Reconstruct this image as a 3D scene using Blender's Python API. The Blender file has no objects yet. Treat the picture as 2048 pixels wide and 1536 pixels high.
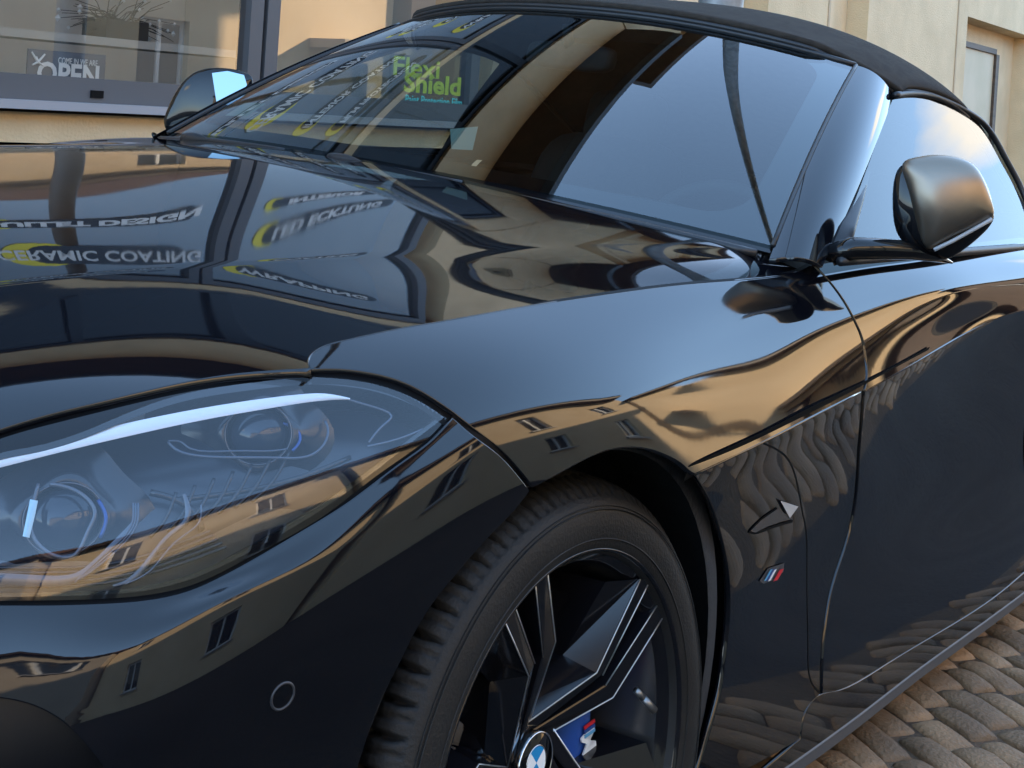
import bpy, bmesh, math, random
import numpy as np
from mathutils import Vector, Matrix
from mathutils.geometry import delaunay_2d_cdt
random.seed(3); rng = np.random.RandomState(5)
S = bpy.context.scene
COL = S.collection

# ------------------------------------------------------------------ camera
CAM = np.array([-1.2202, -1.6690, 1.0734]); YAW, PITCH, ROLL = 0.9129, 0.0040, 0.1302
FPX, CX, CY = 2528.2, 1024.0, 224.6            # focal length and principal point in photo pixels
def _rot():
    f = np.array([math.sin(YAW)*math.cos(PITCH), math.cos(YAW)*math.cos(PITCH), -math.sin(PITCH)])
    r = np.array([math.cos(YAW), -math.sin(YAW), 0.]); u = np.cross(r, f)
    return r*math.cos(ROLL)+u*math.sin(ROLL), -r*math.sin(ROLL)+u*math.cos(ROLL), f
R0, R1, R2 = _rot()
cd = bpy.data.cameras.new('camera'); cam = bpy.data.objects.new('camera', cd); COL.objects.link(cam)
m = Matrix(((R0[0], R1[0], -R2[0], CAM[0]), (R0[1], R1[1], -R2[1], CAM[1]), (R0[2], R1[2], -R2[2], CAM[2]), (0, 0, 0, 1)))
cam.matrix_world = m
cd.sensor_width = 36; cd.lens = 36*FPX/2048; cd.shift_y = -(768-CY)/2048; cd.clip_end = 2000; cd.clip_start = 0.05
S.camera = cam

# ------------------------------------------------------------------ light
SUN_EL, SUN_AZ = math.radians(22), math.radians(50)      # azimuth measured from +Y towards +X
w = bpy.data.worlds.new('World'); S.world = w; w.use_nodes = True
nt = w.node_tree; nt.nodes.clear()
N = nt.nodes.new; L = nt.links.new
out = N('ShaderNodeOutputWorld'); bg = N('ShaderNodeBackground'); sky = N('ShaderNodeTexSky')
sky.sky_type = 'NISHITA'; sky.sun_disc = False; sky.sun_elevation = SUN_EL; sky.sun_rotation = SUN_AZ
sky.dust_density = 0.6; sky.ozone_density = 2.0
VEIL = (1.8, 3.15, 5.1)                                   # bright thin high haze all over the sky
add = N('ShaderNodeMixRGB'); add.blend_type = 'ADD'; add.inputs[0].default_value = 1; add.inputs['Color2'].default_value = (*VEIL, 1); L(sky.outputs[0], add.inputs['Color1'])
tcz = N('ShaderNodeTexCoord'); sx_ = N('ShaderNodeSeparateXYZ'); gr = N('ShaderNodeMapRange'); gr.inputs['From Min'].default_value = 0; gr.inputs['From Max'].default_value = 1; gr.inputs['To Min'].default_value = 1.12; gr.inputs['To Max'].default_value = .62
vm = N('ShaderNodeVectorMath'); vm.operation = 'SCALE'; vm.inputs[0].default_value = VEIL; L(tcz.outputs['Generated'], sx_.inputs[0]); L(sx_.outputs['Z'], gr.inputs[0]); L(gr.outputs[0], vm.inputs['Scale']); L(vm.outputs[0], add.inputs['Color2'])
tc = N('ShaderNodeTexCoord'); mp = N('ShaderNodeMapping'); mp.inputs['Scale'].default_value = (1, 1, 1.8)
noi = N('ShaderNodeTexNoise'); noi.inputs['Scale'].default_value = 7; noi.inputs['Detail'].default_value = 7; noi.inputs['Roughness'].default_value = .5
L(tc.outputs['Generated'], mp.inputs['Vector']); L(mp.outputs[0], noi.inputs['Vector'])
col = add.outputs[0]
for (dx, dy, dz, size) in ((.95, -.115, .29, .12), (.90, -.42, .16, .13), (-.3, .8, .5, .2), (-.9, .1, .3, .2)):       # a few cumulus clouds
    l_ = math.sqrt(dx*dx+dy*dy+dz*dz); vs_ = N('ShaderNodeVectorMath'); vs_.operation = 'DISTANCE'; vs_.inputs[1].default_value = (dx/l_, dy/l_, dz/l_*1.5)
    m3 = N('ShaderNodeMapping'); m3.inputs['Scale'].default_value = (1, 1, 1.5); L(tc.outputs['Generated'], m3.inputs[0]); L(m3.outputs[0], vs_.inputs[0])
    a1 = N('ShaderNodeMapRange'); a1.inputs['From Min'].default_value = size; a1.inputs['From Max'].default_value = 0; a1.inputs['To Min'].default_value = -.35; a1.inputs['To Max'].default_value = .25; L(vs_.outputs['Value'], a1.inputs[0])
    a2 = N('ShaderNodeMath'); L(a1.outputs[0], a2.inputs[0]); L(noi.outputs['Fac'], a2.inputs[1])
    rmp = N('ShaderNodeValToRGB'); rmp.color_ramp.elements[0].position = .46; rmp.color_ramp.elements[1].position = .66; L(a2.outputs[0], rmp.inputs[0])
    mix = N('ShaderNodeMixRGB'); mix.inputs['Color2'].default_value = (10, 9.4, 8.4, 1); L(col, mix.inputs['Color1']); L(rmp.outputs[0], mix.inputs['Fac']); col = mix.outputs[0]
L(col, bg.inputs['Color'])
bg.inputs['Strength'].default_value = 0.11; L(bg.outputs[0], out.inputs['Surface'])
sd = bpy.data.lights.new('sun', 'SUN'); sun = bpy.data.objects.new('sun', sd); COL.objects.link(sun)
sd.energy = 5.0; sd.angle = math.radians(.5); sd.color = (1, .80, .55)
sdir = Vector((math.sin(SUN_AZ)*math.cos(SUN_EL), math.cos(SUN_AZ)*math.cos(SUN_EL), math.sin(SUN_EL)))
sun.rotation_euler = sdir.to_track_quat('Z', 'Y').to_euler()
S.view_settings.view_transform = 'Standard'; S.view_settings.look = 'None'; S.view_settings.gamma = 1
S.view_settings.exposure = 1.95
S.cycles.max_bounces = 10; S.cycles.glossy_bounces = 6; S.cycles.transparent_max_bounces = 16

# ------------------------------------------------------------------ helpers
def ray(u, v): return (u-CX)/FPX*R0-(v-CY)/FPX*R1+R2
def aty(u, v, y): d = ray(u, v); return CAM+d*(y-CAM[1])/d[1]
def atz(u, v, z): d = ray(u, v); return CAM+d*(z-CAM[2])/d[2]
def atx(u, v, x): d = ray(u, v); return CAM+d*(x-CAM[0])/d[0]
def atplane(u, v, p, n): d = ray(u, v); return CAM+d*(np.dot(np.array(p)-CAM, n)/np.dot(d, n))
def pj(p):
    d = np.asarray(p, float)-CAM; z = d@R2
    return np.stack([CX+FPX*(d@R0)/z, CY-FPX*(d@R1)/z], -1)

def spl(xs, ys):
    """natural cubic spline with linear extrapolation; ys may be (n,k)"""
    xs = np.array(xs, float); ys = np.array(ys, float); n = len(xs)
    h = np.diff(xs); A = np.zeros((n, n)); A[0, 0] = A[-1, -1] = 1
    sh = ys.reshape(n, -1); B = np.zeros_like(sh)
    for i in range(1, n-1):
        A[i, i-1] = h[i-1]; A[i, i] = 2*(h[i-1]+h[i]); A[i, i+1] = h[i]
        B[i] = 6*((sh[i+1]-sh[i])/h[i]-(sh[i]-sh[i-1])/h[i-1])
    M = np.linalg.solve(A, B)
    def f(x):
        x = np.asarray(x, float); xc = np.clip(x, xs[0], xs[-1])
        i = np.clip(np.searchsorted(xs, xc)-1, 0, n-2)
        hh = h[i][..., None]; a = ((xs[i+1]-xc))[..., None]; b = (xc-xs[i])[..., None]
        y = M[i]*a**3/(6*hh)+M[i+1]*b**3/(6*hh)+(sh[i]/hh-M[i]*hh/6)*a+(sh[i+1]/hh-M[i+1]*hh/6)*b
        d = -M[i]*a**2/(2*hh)+M[i+1]*b**2/(2*hh)+(sh[i+1]-sh[i])/hh-(M[i+1]-M[i])*hh/6
        y = y+d*(x-xc)[..., None]
        return y[..., 0] if ys.ndim == 1 else y
    return f
def curve(pts, n=10, closed=False):
    """smooth polyline through points (chordal spline)"""
    P = np.array(pts, float)
    if len(P) < 3: return np.array([P[0]+(P[1]-P[0])*t for t in np.linspace(0, 1, n+1)])
    if closed: P = np.vstack([P[-3:], P, P[:3]])
    t = np.r_[0, np.cumsum(np.linalg.norm(np.diff(P, axis=0), axis=1)**.6)]
    f = spl(t, P)
    if closed:
        k = 3; m_ = len(P)-6
        ts = np.concatenate([np.linspace(t[i], t[i+1], n, endpoint=False) for i in range(k, k+m_)])
        return f(ts)
    return f(np.concatenate([np.linspace(t[i], t[i+1], n, endpoint=False) for i in range(len(P)-1)]+[t[-1:]]))
def joined(*segs, n=8):
    """corner-joined smooth segments; consecutive segments share end points"""
    o = []
    for s in segs:
        c = curve(s, n) if len(s) > 1 else np.array(s, float)
        o += [tuple(p) for p in c]
    r = []
    for p in o:
        if not r or np.hypot(p[0]-r[-1][0], p[1]-r[-1][1]) > .5: r.append(p)
    if np.hypot(r[0][0]-r[-1][0], r[0][1]-r[-1][1]) < .5: r.pop()
    return np.array(r)
def inset(P, d):
    P = np.array(P, float); a = 0.5*np.sum(P[:, 0]*np.roll(P[:, 1], -1)-np.roll(P[:, 0], -1)*P[:, 1]); sg = 1 if a > 0 else -1
    e1 = P-np.roll(P, 1, 0); e2 = np.roll(P, -1, 0)-P
    e1 /= np.linalg.norm(e1, axis=1)[:, None]+1e-9; e2 /= np.linalg.norm(e2, axis=1)[:, None]+1e-9
    n1 = np.c_[-e1[:, 1], e1[:, 0]]; n2 = np.c_[-e2[:, 1], e2[:, 0]]
    b = n1+n2; l = np.linalg.norm(b, axis=1)[:, None]+1e-9; b /= l
    k = 1/np.clip((b*n1).sum(1), .5, 1)
    return P+b*(sg*d*k)[:, None]

MATS = {}
def mat(name, col=(.5, .5, .5), rough=.5, metal=0., ior=1.5, **kw):
    if name in MATS: return MATS[name]
    m_ = bpy.data.materials.new(name); m_.use_nodes = True
    b = m_.node_tree.nodes['Principled BSDF']
    b.inputs['Base Color'].default_value = (*col, 1); b.inputs['Roughness'].default_value = rough
    b.inputs['Metallic'].default_value = metal; b.inputs['IOR'].default_value = ior
    for k, v in kw.items(): b.inputs[k].default_value = v
    MATS[name] = m_; return m_
def noisy(name, c1, c2, scale=8, rough=.7, bump=0., detail=6, stretch=(1, 1, 1), r2=None, metal=0, bscale=None, lo=.35, hi=.65):
    if name in MATS: return MATS[name]
    m_ = mat(name, c1, rough, metal); t = m_.node_tree; b = t.nodes['Principled BSDF']
    tc = t.nodes.new('ShaderNodeTexCoord'); mp = t.nodes.new('ShaderNodeMapping'); mp.inputs['Scale'].default_value = stretch
    n = t.nodes.new('ShaderNodeTexNoise'); n.inputs['Scale'].default_value = scale; n.inputs['Detail'].default_value = detail
    r = t.nodes.new('ShaderNodeValToRGB'); r.color_ramp.elements[0].color = (*c1, 1); r.color_ramp.elements[1].color = (*c2, 1)
    r.color_ramp.elements[0].position = lo; r.color_ramp.elements[1].position = hi
    t.links.new(tc.outputs['Object'], mp.inputs[0]); t.links.new(mp.outputs[0], n.inputs['Vector'])
    t.links.new(n.outputs['Fac'], r.inputs[0]); t.links.new(r.outputs[0], b.inputs['Base Color'])
    if bump:
        n2 = t.nodes.new('ShaderNodeTexNoise'); n2.inputs['Scale'].default_value = bscale or scale*4; n2.inputs['Detail'].default_value = 5
        t.links.new(mp.outputs[0], n2.inputs['Vector'])
        bp = t.nodes.new('ShaderNodeBump'); bp.inputs['Strength'].default_value = bump; bp.inputs['Distance'].default_value = .02
        t.links.new(n2.outputs['Fac'], bp.inputs['Height']); t.links.new(bp.outputs[0], b.inputs['Normal'])
    return m_
def glass(name, tint=(.8, .85, .85), ior=1.5, rough=0.0, boost=0.):
    if name in MATS: return MATS[name]
    m_ = bpy.data.materials.new(name); m_.use_nodes = True; t = m_.node_tree; t.nodes.clear()
    o = t.nodes.new('ShaderNodeOutputMaterial'); mx = t.nodes.new('ShaderNodeMixShader'); tr = t.nodes.new('ShaderNodeBsdfTransparent')
    gl = t.nodes.new('ShaderNodeBsdfGlossy'); fr = t.nodes.new('ShaderNodeFresnel'); ad = t.nodes.new('ShaderNodeMath'); ad.operation = 'ADD'; ad.use_clamp = True
    geo = t.nodes.new('ShaderNodeNewGeometry'); im = t.nodes.new('ShaderNodeMath'); im.operation = 'SUBTRACT'; im.inputs[0].default_value = 1.0
    fm = t.nodes.new('ShaderNodeMath'); fm.operation = 'MULTIPLY'
    fr.inputs['IOR'].default_value = ior; tr.inputs[0].default_value = (*tint, 1); gl.inputs['Roughness'].default_value = rough; gl.inputs['Color'].default_value = (1, 1, 1, 1)
    ad.inputs[1].default_value = boost
    t.links.new(geo.outputs['Backfacing'], im.inputs[1]); t.links.new(fr.outputs[0], ad.inputs[0]); t.links.new(ad.outputs[0], fm.inputs[0]); t.links.new(im.outputs[0], fm.inputs[1])
    t.links.new(fm.outputs[0], mx.inputs[0])
    t.links.new(tr.outputs[0], mx.inputs[1]); t.links.new(gl.outputs[0], mx.inputs[2]); t.links.new(mx.outputs[0], o.inputs[0])
    MATS[name] = m_; return m_

PAINT = mat('black_paint', (.003, .0032, .005), .02, ior=1.58)
def _film(m_):
    t = m_.node_tree; b = t.nodes['Principled BSDF']; tc = t.nodes.new('ShaderNodeTexCoord'); n = t.nodes.new('ShaderNodeTexNoise'); n.inputs['Scale'].default_value = 5; n.inputs['Detail'].default_value = 9; n.inputs['Roughness'].default_value = .65
    r = t.nodes.new('ShaderNodeMapRange'); r.inputs['From Min'].default_value = .35; r.inputs['From Max'].default_value = .75; r.inputs['To Min'].default_value = .012; r.inputs['To Max'].default_value = .06
    n2 = t.nodes.new('ShaderNodeTexNoise'); n2.inputs['Scale'].default_value = 90; n2.inputs['Detail'].default_value = 1; bp = t.nodes.new('ShaderNodeBump'); bp.inputs['Strength'].default_value = .03; bp.inputs['Distance'].default_value = .0002
    for q in (n, n2): t.links.new(tc.outputs['Object'], q.inputs['Vector'])
    t.links.new(n.outputs['Fac'], r.inputs[0]); t.links.new(r.outputs[0], b.inputs['Roughness']); t.links.new(n2.outputs['Fac'], bp.inputs['Height']); t.links.new(bp.outputs[0], b.inputs['Normal'])
_film(PAINT)
GAP = mat('gap_black', (.0025, .0025, .003), .5, ior=1.2)
RUB = mat('rubber_trim', (.012, .012, .014), .45)
PLAST = noisy('black_plastic', (.012, .012, .014), (.02, .02, .022), 60, .4, .05)
GLOSSB = mat('gloss_black', (.004, .004, .005), .05, ior=1.5)
CHROME = mat('chrome', (.75, .76, .78), .12, 1.0)
WHITE = mat('white_paint', (.8, .8, .8), .4)

def link(name, me, m_=None, parent=None, smooth=True):
    o = bpy.data.objects.new(name, me); COL.objects.link(o)
    if m_ is not None:
        me.materials.clear(); me.materials.append(m_)
    if smooth: me.polygons.foreach_set('use_smooth', [True]*len(me.polygons))
    if parent is not None: o.parent = parent
    return o
def mesh(name, V, F, m_=None, parent=None, smooth=True, normals=None):
    me = bpy.data.meshes.new(name); me.from_pydata([tuple(map(float, v)) for v in V], [], [tuple(int(i) for i in f) for f in F]); me.update()
    o = link(name, me, m_, parent, smooth)
    if normals is not None: me.normals_split_custom_set_from_vertices([tuple(map(float, n)) for n in normals])
    return o
def empty(name, loc=(0, 0, 0), parent=None):
    o = bpy.data.objects.new(name, None); COL.objects.link(o); o.location = loc; o.empty_display_size = .2
    if parent is not None: o.parent = parent
    return o
def tag(o, label, cat, group=None, kind=None):
    if label: o['label'] = label
    if cat: o['category'] = cat
    if group: o['group'] = group
    if kind: o['kind'] = kind
    return o
class MB:
    """collects simple solids in one mesh"""
    def __init__(s): s.V = []; s.F = []
    def add(s, V, F):
        k = len(s.V); s.V += [tuple(map(float, v)) for v in V]; s.F += [tuple(int(i)+k for i in f) for f in F]; return s
    def box(s, a, b, fr=None, bev=0):
        x0, y0, z0 = a; x1, y1, z1 = b
        V = [(x0, y0, z0), (x1, y0, z0), (x1, y1, z0), (x0, y1, z0), (x0, y0, z1), (x1, y0, z1), (x1, y1, z1), (x0, y1, z1)]
        if fr is not None: V = [fr(*p) for p in V]
        return s.add(V, [(0, 3, 2, 1), (4, 5, 6, 7), (0, 1, 5, 4), (1, 2, 6, 5), (2, 3, 7, 6), (3, 0, 4, 7)])
    def tube(s, pts, r, n=10, caps=True, flat=None):
        P = [np.array(p, float) for p in pts]; rs = r if hasattr(r, '__len__') else [r]*len(P)
        k = len(s.V); up = None
        for i, p in enumerate(P):
            t = P[min(i+1, len(P)-1)]-P[max(i-1, 0)]; t /= np.linalg.norm(t)+1e-12
            if up is None: up = np.cross(t, [0, 0, 1.]) if abs(t[2]) < .9 else np.cross(t, [1., 0, 0])
            a = up-t*(up@t); a /= np.linalg.norm(a); up = a; b = np.cross(t, a)
            fa, fb = flat if flat else (1, 1)
            for j in range(n):
                an = 2*math.pi*j/n; s.V.append(tuple(p+rs[i]*(a*math.cos(an)*fa+b*math.sin(an)*fb)))
        for i in range(len(P)-1):
            for j in range(n):
                j2 = (j+1) % n; s.F.append((k+i*n+j, k+i*n+j2, k+(i+1)*n+j2, k+(i+1)*n+j))
        if caps: s.F.append(tuple(k+j for j in range(n))[::-1]); s.F.append(tuple(k+(len(P)-1)*n+j for j in range(n)))
        return s
    def build(s, name, m_=None, parent=None, smooth=False): return mesh(name, s.V, s.F, m_, parent, smooth)
def text(name, body, loc, ax, ay, size, m_, parent=None, ext=.002, bold=0., align='CENTER', fn=None, sx=1.0):
    """writing turned into a mesh, on the plane spanned by ax (reading direction) and ay (up)"""
    cu = bpy.data.curves.new('t', 'FONT'); cu.body = body; cu.size = size; cu.extrude = ext; cu.offset = bold; cu.align_x = align; cu.align_y = 'CENTER'; cu.resolution_u = 3
    o = bpy.data.objects.new('t', cu); COL.objects.link(o); bpy.context.view_layer.update()
    me = bpy.data.meshes.new_from_object(o.evaluated_get(bpy.context.evaluated_depsgraph_get())); bpy.data.objects.remove(o); 
    ax = np.array(ax, float); ax /= np.linalg.norm(ax); ay = np.array(ay, float); ay -= ax*(ax@ay); ay /= np.linalg.norm(ay); az = np.cross(ax, ay)
    for v in me.vertices:
        p = v.co; q = np.array(loc)+ax*p.x*sx+ay*p.y+az*p.z
        v.co = q if fn is None else fn(p.x*sx, p.y, p.z)
    me.name = name
    return link(name, me, m_, parent, False)

# ------------------------------------------------------------------ body surfaces
class Surf:
    def __init__(s, f, ga, gb):
        s.f = f; s.A, s.B = np.meshgrid(ga, gb, indexing='ij'); s.px = pj(f(s.A, s.B))
    def norm(s, a, b):
        e = 1e-3; da = s.f(a+e, b)-s.f(a-e, b); db = s.f(a, b+e)-s.f(a, b-e)
        n = np.cross(da, db); n /= np.linalg.norm(n, axis=-1)[..., None]+1e-12
        p = s.f(a, b); v = (np.asarray(p)-CAM); return n
    def inv(s, uv):
        uv = np.atleast_2d(np.array(uv, float)); o = []
        for q in uv:
            d = np.hypot(s.px[..., 0]-q[0], s.px[..., 1]-q[1]); d[~np.isfinite(d)] = 1e9
            # prefer camera-facing candidates
            i = np.unravel_index(np.argmin(d), d.shape); a, b = s.A[i], s.B[i]
            for _ in range(14):
                p = pj(s.f(a, b)); e = 1e-4
                Ja = (pj(s.f(a+e, b))-p)/e; Jb = (pj(s.f(a, b+e))-p)/e; J = np.array([Ja, Jb]).T
                try: dlt = np.linalg.solve(J.T@J+1e-3*np.eye(2), J.T@(q-p))
                except Exception: break
                l = np.hypot(*dlt); 
                if l > .08: dlt *= .08/l
                a += dlt[0]; b += dlt[1]
            o.append((a, b))
        return np.array(o)
def panel(name, surf, outline, m_, parent, step=.02, flip=None, skirt=True, param=False, off=0., holes=(), rim=.0012, depth=.009):
    """trimmed piece of a surface; outline in photo pixels (or in surface parameters)"""
    P = np.array(outline, float) if param else surf.inv(outline)
    # drop duplicates
    K = [P[0]]
    for p in P[1:]:
        if np.hypot(*(p-K[-1])) > 8e-4: K.append(p)
    if np.hypot(*(K[0]-K[-1])) < 8e-4: K.pop()
    P = np.array(K); n = len(P)
    loops = [P]+[np.array(h, float) for h in holes]
    vs = []; ed = []
    for l in loops:
        k = len(vs); vs += [tuple(p) for p in l]; ed += [(k+i, k+(i+1) % len(l)) for i in range(len(l))]
    def inside(q, poly):
        x, y = q; c = False; j = len(poly)-1
        for i in range(len(poly)):
            xi, yi = poly[i]; xj, yj = poly[j]
            if (yi > y) != (yj > y) and x < (xj-xi)*(y-yi)/(yj-yi+1e-15)+xi: c = not c
            j = i
        return c
    lo, hi = P.min(0), P.max(0); st = np.array(step if hasattr(step, '__len__') else (step, step), float)
    allb = np.vstack(loops)
    ga, gb = np.meshgrid(np.arange(lo[0]+st[0]/2, hi[0], st[0]), np.arange(lo[1]+st[1]/2, hi[1], st[1]), indexing='ij'); G_ = np.c_[ga.ravel(), gb.ravel()]
    def insv(Q, poly):
        c = np.zeros(len(Q), bool); j = len(poly)-1
        for i in range(len(poly)):
            xi, yi = poly[i]; xj, yj = poly[j]
            c ^= ((yi > Q[:, 1]) != (yj > Q[:, 1])) & (Q[:, 0] < (xj-xi)*(Q[:, 1]-yi)/(yj-yi+1e-15)+xi); j = i
        return c
    ok = insv(G_, P)
    for h in loops[1:]: ok &= ~insv(G_, h)
    G_ = G_[ok]
    if len(G_): vs += [tuple(q) for q in G_ if ((((allb-q)/st)**2).sum(1)).min() > .12]
    r = delaunay_2d_cdt([Vector(v) for v in vs], ed, [], 0, 1e-7)
    V2 = np.array([tuple(v) for v in r[0]]); F = []
    for f in r[2]:
        c = V2[list(f)].mean(0)
        if inside(c, P) and not any(inside(c, h) for h in loops[1:]): F.append(tuple(f))
    V = surf.f(V2[:, 0], V2[:, 1]); Nn = surf.norm(V2[:, 0], V2[:, 1])
    # orientation towards outside
    s_ = np.sign(np.median(((CAM-V)*Nn).sum(1))) if flip is None else flip
    Nn = Nn*s_; V = V+Nn*off
    # face orientation
    F2 = []
    for f in F:
        a, b, c = V[f[0]], V[f[1]], V[f[2]]
        if np.dot(np.cross(b-a, c-a), Nn[f[0]]) < 0: f = f[::-1]
        F2.append(tuple(f))
    F = F2; V = list(V); NN = list(Nn)
    if skirt:
        cnt = {}
        for f in F:
            for i in range(len(f)):
                e = (f[i], f[(i+1) % len(f)]); cnt[e] = 1
        be = [e for e in cnt if (e[1], e[0]) not in cnt]
        nxt = {a: b for a, b in be}; prv = {b: a for a, b in be}
        base = {}; 
        for a in nxt:
            p = V[a]; t = np.zeros(3)
            if a in nxt: d = V[nxt[a]]-p; t += d/(np.linalg.norm(d)+1e-9)
            if a in prv: d = p-V[prv[a]]; t += d/(np.linalg.norm(d)+1e-9)
            nn = NN[a]; o = np.cross(t, nn); o /= np.linalg.norm(o)+1e-9
            k = len(V); V.append(p+o*rim-nn*rim*.6); q = nn+o; NN.append(q/np.linalg.norm(q)); V.append(p+o*rim*1.5-nn*depth); NN.append(o)
            base[a] = k
        for a, b in be:
            if a in base and b in base:
                F.append((b, a, base[a], base[b])); F.append((base[b], base[a], base[a]+1, base[b]+1))
    return mesh(name, V, F, m_, parent, True, NN)

# stations along the car (x backwards, y to the far side, z up), left half at y<0
def section_surface(T, x0, x1, b1, tend=92, db=.04):
    """T rows: x, then (y, z, tilt) per knot; b runs 0..k over the knots (Hermite spans), smooth splines along x"""
    T = np.array(T, float); f_ = spl(T[:, 0], T[:, 1:]); k = (T.shape[1]-1)//3
    def f(a, b):
        a = np.asarray(a, float); b = np.asarray(b, float); a, b = np.broadcast_arrays(a, b)
        q = f_(a); Y = [q[..., 3*i] for i in range(k)]; Z = [q[..., 3*i+1] for i in range(k)]; TI = [np.radians(q[..., 3*i+2]) for i in range(k)]
        y = np.zeros(a.shape); z = np.zeros(a.shape)
        for i in range(k-1):
            l = np.hypot(Y[i+1]-Y[i], Z[i+1]-Z[i])*(1.1 if i == 0 else 1.0); t = b-i
            m0y, m0z, m1y, m1z = -np.cos(TI[i])*l, -np.sin(TI[i])*l, -np.cos(TI[i+1])*l, -np.sin(TI[i+1])*l
            hy = _h(t, Y[i], Y[i+1], m0y, m1y); hz = _h(t, Z[i], Z[i+1], m0z, m1z)
            if i == 0: hy = np.where(t < 0, Y[0]+m0y*t, hy); hz = np.where(t < 0, Z[0]+m0z*t, hz)
            if i == k-2: hy = np.where(t > 1, Y[-1]+m1y*(t-1), hy); hz = np.where(t > 1, Z[-1]+m1z*(t-1), hz)
            s_ = (b >= i) if i else (b > -99)
            y = np.where(s_, hy, y); z = np.where(s_, hz, z)
        return np.stack([a, y, z], -1)
    return Surf(f, np.arange(x0, x1, .02), np.arange(-.3, b1, db))
def _h(t, p0, p1, m0, m1):
    return (2*t**3-3*t**2+1)*p0+(t**3-2*t**2+t)*m0+(-2*t**3+3*t**2)*p1+(t**3-t**2)*m1
#        x     yS    zS    tS    yB    zB   tB    yC    zC   tC   yD    zD
ST = [(-.86, -.36, .690, 32, -.47, .600, 66, -.50, .52, 84, -.500, .34, 92),
      (-.74, -.57, .712, 30, -.675, .615, 66, -.70, .52, 84, -.690, .34, 92),
      (-.62, -.69, .742, 28, -.790, .640, 66, -.812, .54, 86, -.800, .34, 92),
      (-.48, -.752, .778, 26, -.858, .690, 66, -.878, .59, 86, -.868, .34, 92),
      (-.34, -.786, .811, 26, -.893, .717, 66, -.910, .63, 86, -.900, .34, 92),
      (-.18, -.805, .836, 26, -.912, .735, 66, -.928, .66, 84, -.915, .34, 92),
      (.02, -.818, .850, 34, -0.908, 0.757, 58, -0.938, 0.67, 74, -.925, .34, 92),
      (.22, -.822, .858, 42, -0.886, 0.778, 57, -0.939, 0.656, 71, -.915, .34, 92),
      (.44, -.823, .864, 46, -0.868, 0.798, 57, -0.932, 0.668, 70, -.905, .34, 92),
      (.66, -.824, .872, 46, -0.865, 0.813, 57, -0.922, 0.684, 70, -.897, .34, 92),
      (.95, -.828, .888, 44, -0.87, 0.832, 57, -0.912, 0.712, 71, -.893, .34, 92),
      (1.2, -.832, .898, 40, -.882, .845, 56, -.902, .740, 74, -.893, .34, 92),
      (1.5, -.836, .910, 38, -.892, .852, 57, -.908, .775, 78, -.897, .34, 92),
      (1.9, -.838, .922, 36, -.912, .850, 68, -.925, .780, 84, -.913, .34, 92),
      (2.5, -.80, .930, 36, -.915, .830, 70, -.932, .70, 84, -.925, .34, 92),
      (3.2, -.70, .880, 36, -.800, .790, 66, -.840, .70, 84, -.835, .34, 92)]
ST = np.array(ST, float); _sf = spl(ST[:, 0], ST[:, 1:])
UP = section_surface(ST, -.86, 3.3, 2.6)
#       x     T (lamp lower edge)    E (shelf edge)    M             K             D
BM = [(-.86, -.45, .585, 30, -.52, .53, 62, -.545, .47, 90, -.54, .36, 97, -.52, .18, 98),
      (-.74, -.675, .600, 36, -.735, .545, 64, -.757, .48, 90, -.752, .36, 97, -.73, .18, 98),
      (-.64, -.776, .628, 40, -.818, .568, 66, -.835, .50, 90, -.830, .38, 97, -.805, .18, 98),
      (-.58, -.822, .632, 44, -.858, .598, 67, -.874, .53, 90, -.868, .39, 97, -.845, .18, 98),
      (-.51, -.859, .643, 48, -.882, .632, 67, -.899, .56, 90, -.890, .40, 97, -.868, .18, 98),
      (-.41, -.886, .679, 54, -.901, .659, 69, -.914, .58, 91, -.903, .42, 97, -.880, .18, 98),
      (-.30, -.894, .730, 58, -.911, .700, 71, -.925, .61, 90, -.915, .44, 96, -.895, .18, 97),
      (-.20, -.893, .772, 58, -.915, .735, 74, -.930, .65, 88, -.922, .46, 95, -.905, .18, 96),
      (.00, -.895, .800, 58, -.920, .75, 74, -.935, .67, 86, -.930, .46, 94, -.915, .18, 95)]
BUMP = section_surface(BM, -.86, .1, 4.3)

# lower side behind the wheel: from the crease down, undercut then swelling to the sill
LO = [(.2, -.939, .653, -.924, .588, -.908, .44, -.912, .28, -.905, .12),
      (.33, -.936, .661, -.920, .594, -.902, .45, -.908, .28, -.905, .12),
      (.44, -.932, .668, -.916, .600, -.896, .45, -.906, .28, -.908, .12),
      (.66, -.922, .684, -.905, .614, -.884, .455, -.903, .27, -.915, .12),
      (.95, -.912, .712, -.894, .636, -.875, .46, -.899, .27, -.920, .12),
      (1.2, -.905, .740, -.888, .660, -.870, .46, -.898, .27, -.920, .12),
      (1.5, -.908, .775, -.890, .690, -.872, .46, -.900, .27, -.925, .12),
      (1.9, -.925, .780, -.908, .700, -.890, .47, -.910, .27, -.930, .12),
      (2.5, -.932, .70, -.92, .62, -.91, .48, -.92, .28, -.93, .12)]
LO = np.array(LO, float); _lf = spl(LO[:, 0], LO[:, 1:])
def lower(a, b):
    a = np.asarray(a, float); b = np.asarray(b, float); a, b = np.broadcast_arrays(a, b)
    q = _lf(a); ys = q[..., 0::2]; zs = q[..., 1::2]; k = np.array([0, .25, .5, .8, 1.0])
    # Catmull-Rom style basis through a precomputed cubic spline operator
    W = _BW(b); y = (W*ys).sum(-1); z = (W*zs).sum(-1)
    return np.stack([a, y, z], -1)
_BW = spl([0, .25, .5, .8, 1.0], np.eye(5))
LOW = Surf(lower, np.arange(.15, 2.5, .02), np.arange(-.05, 1.1, .03))

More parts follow.
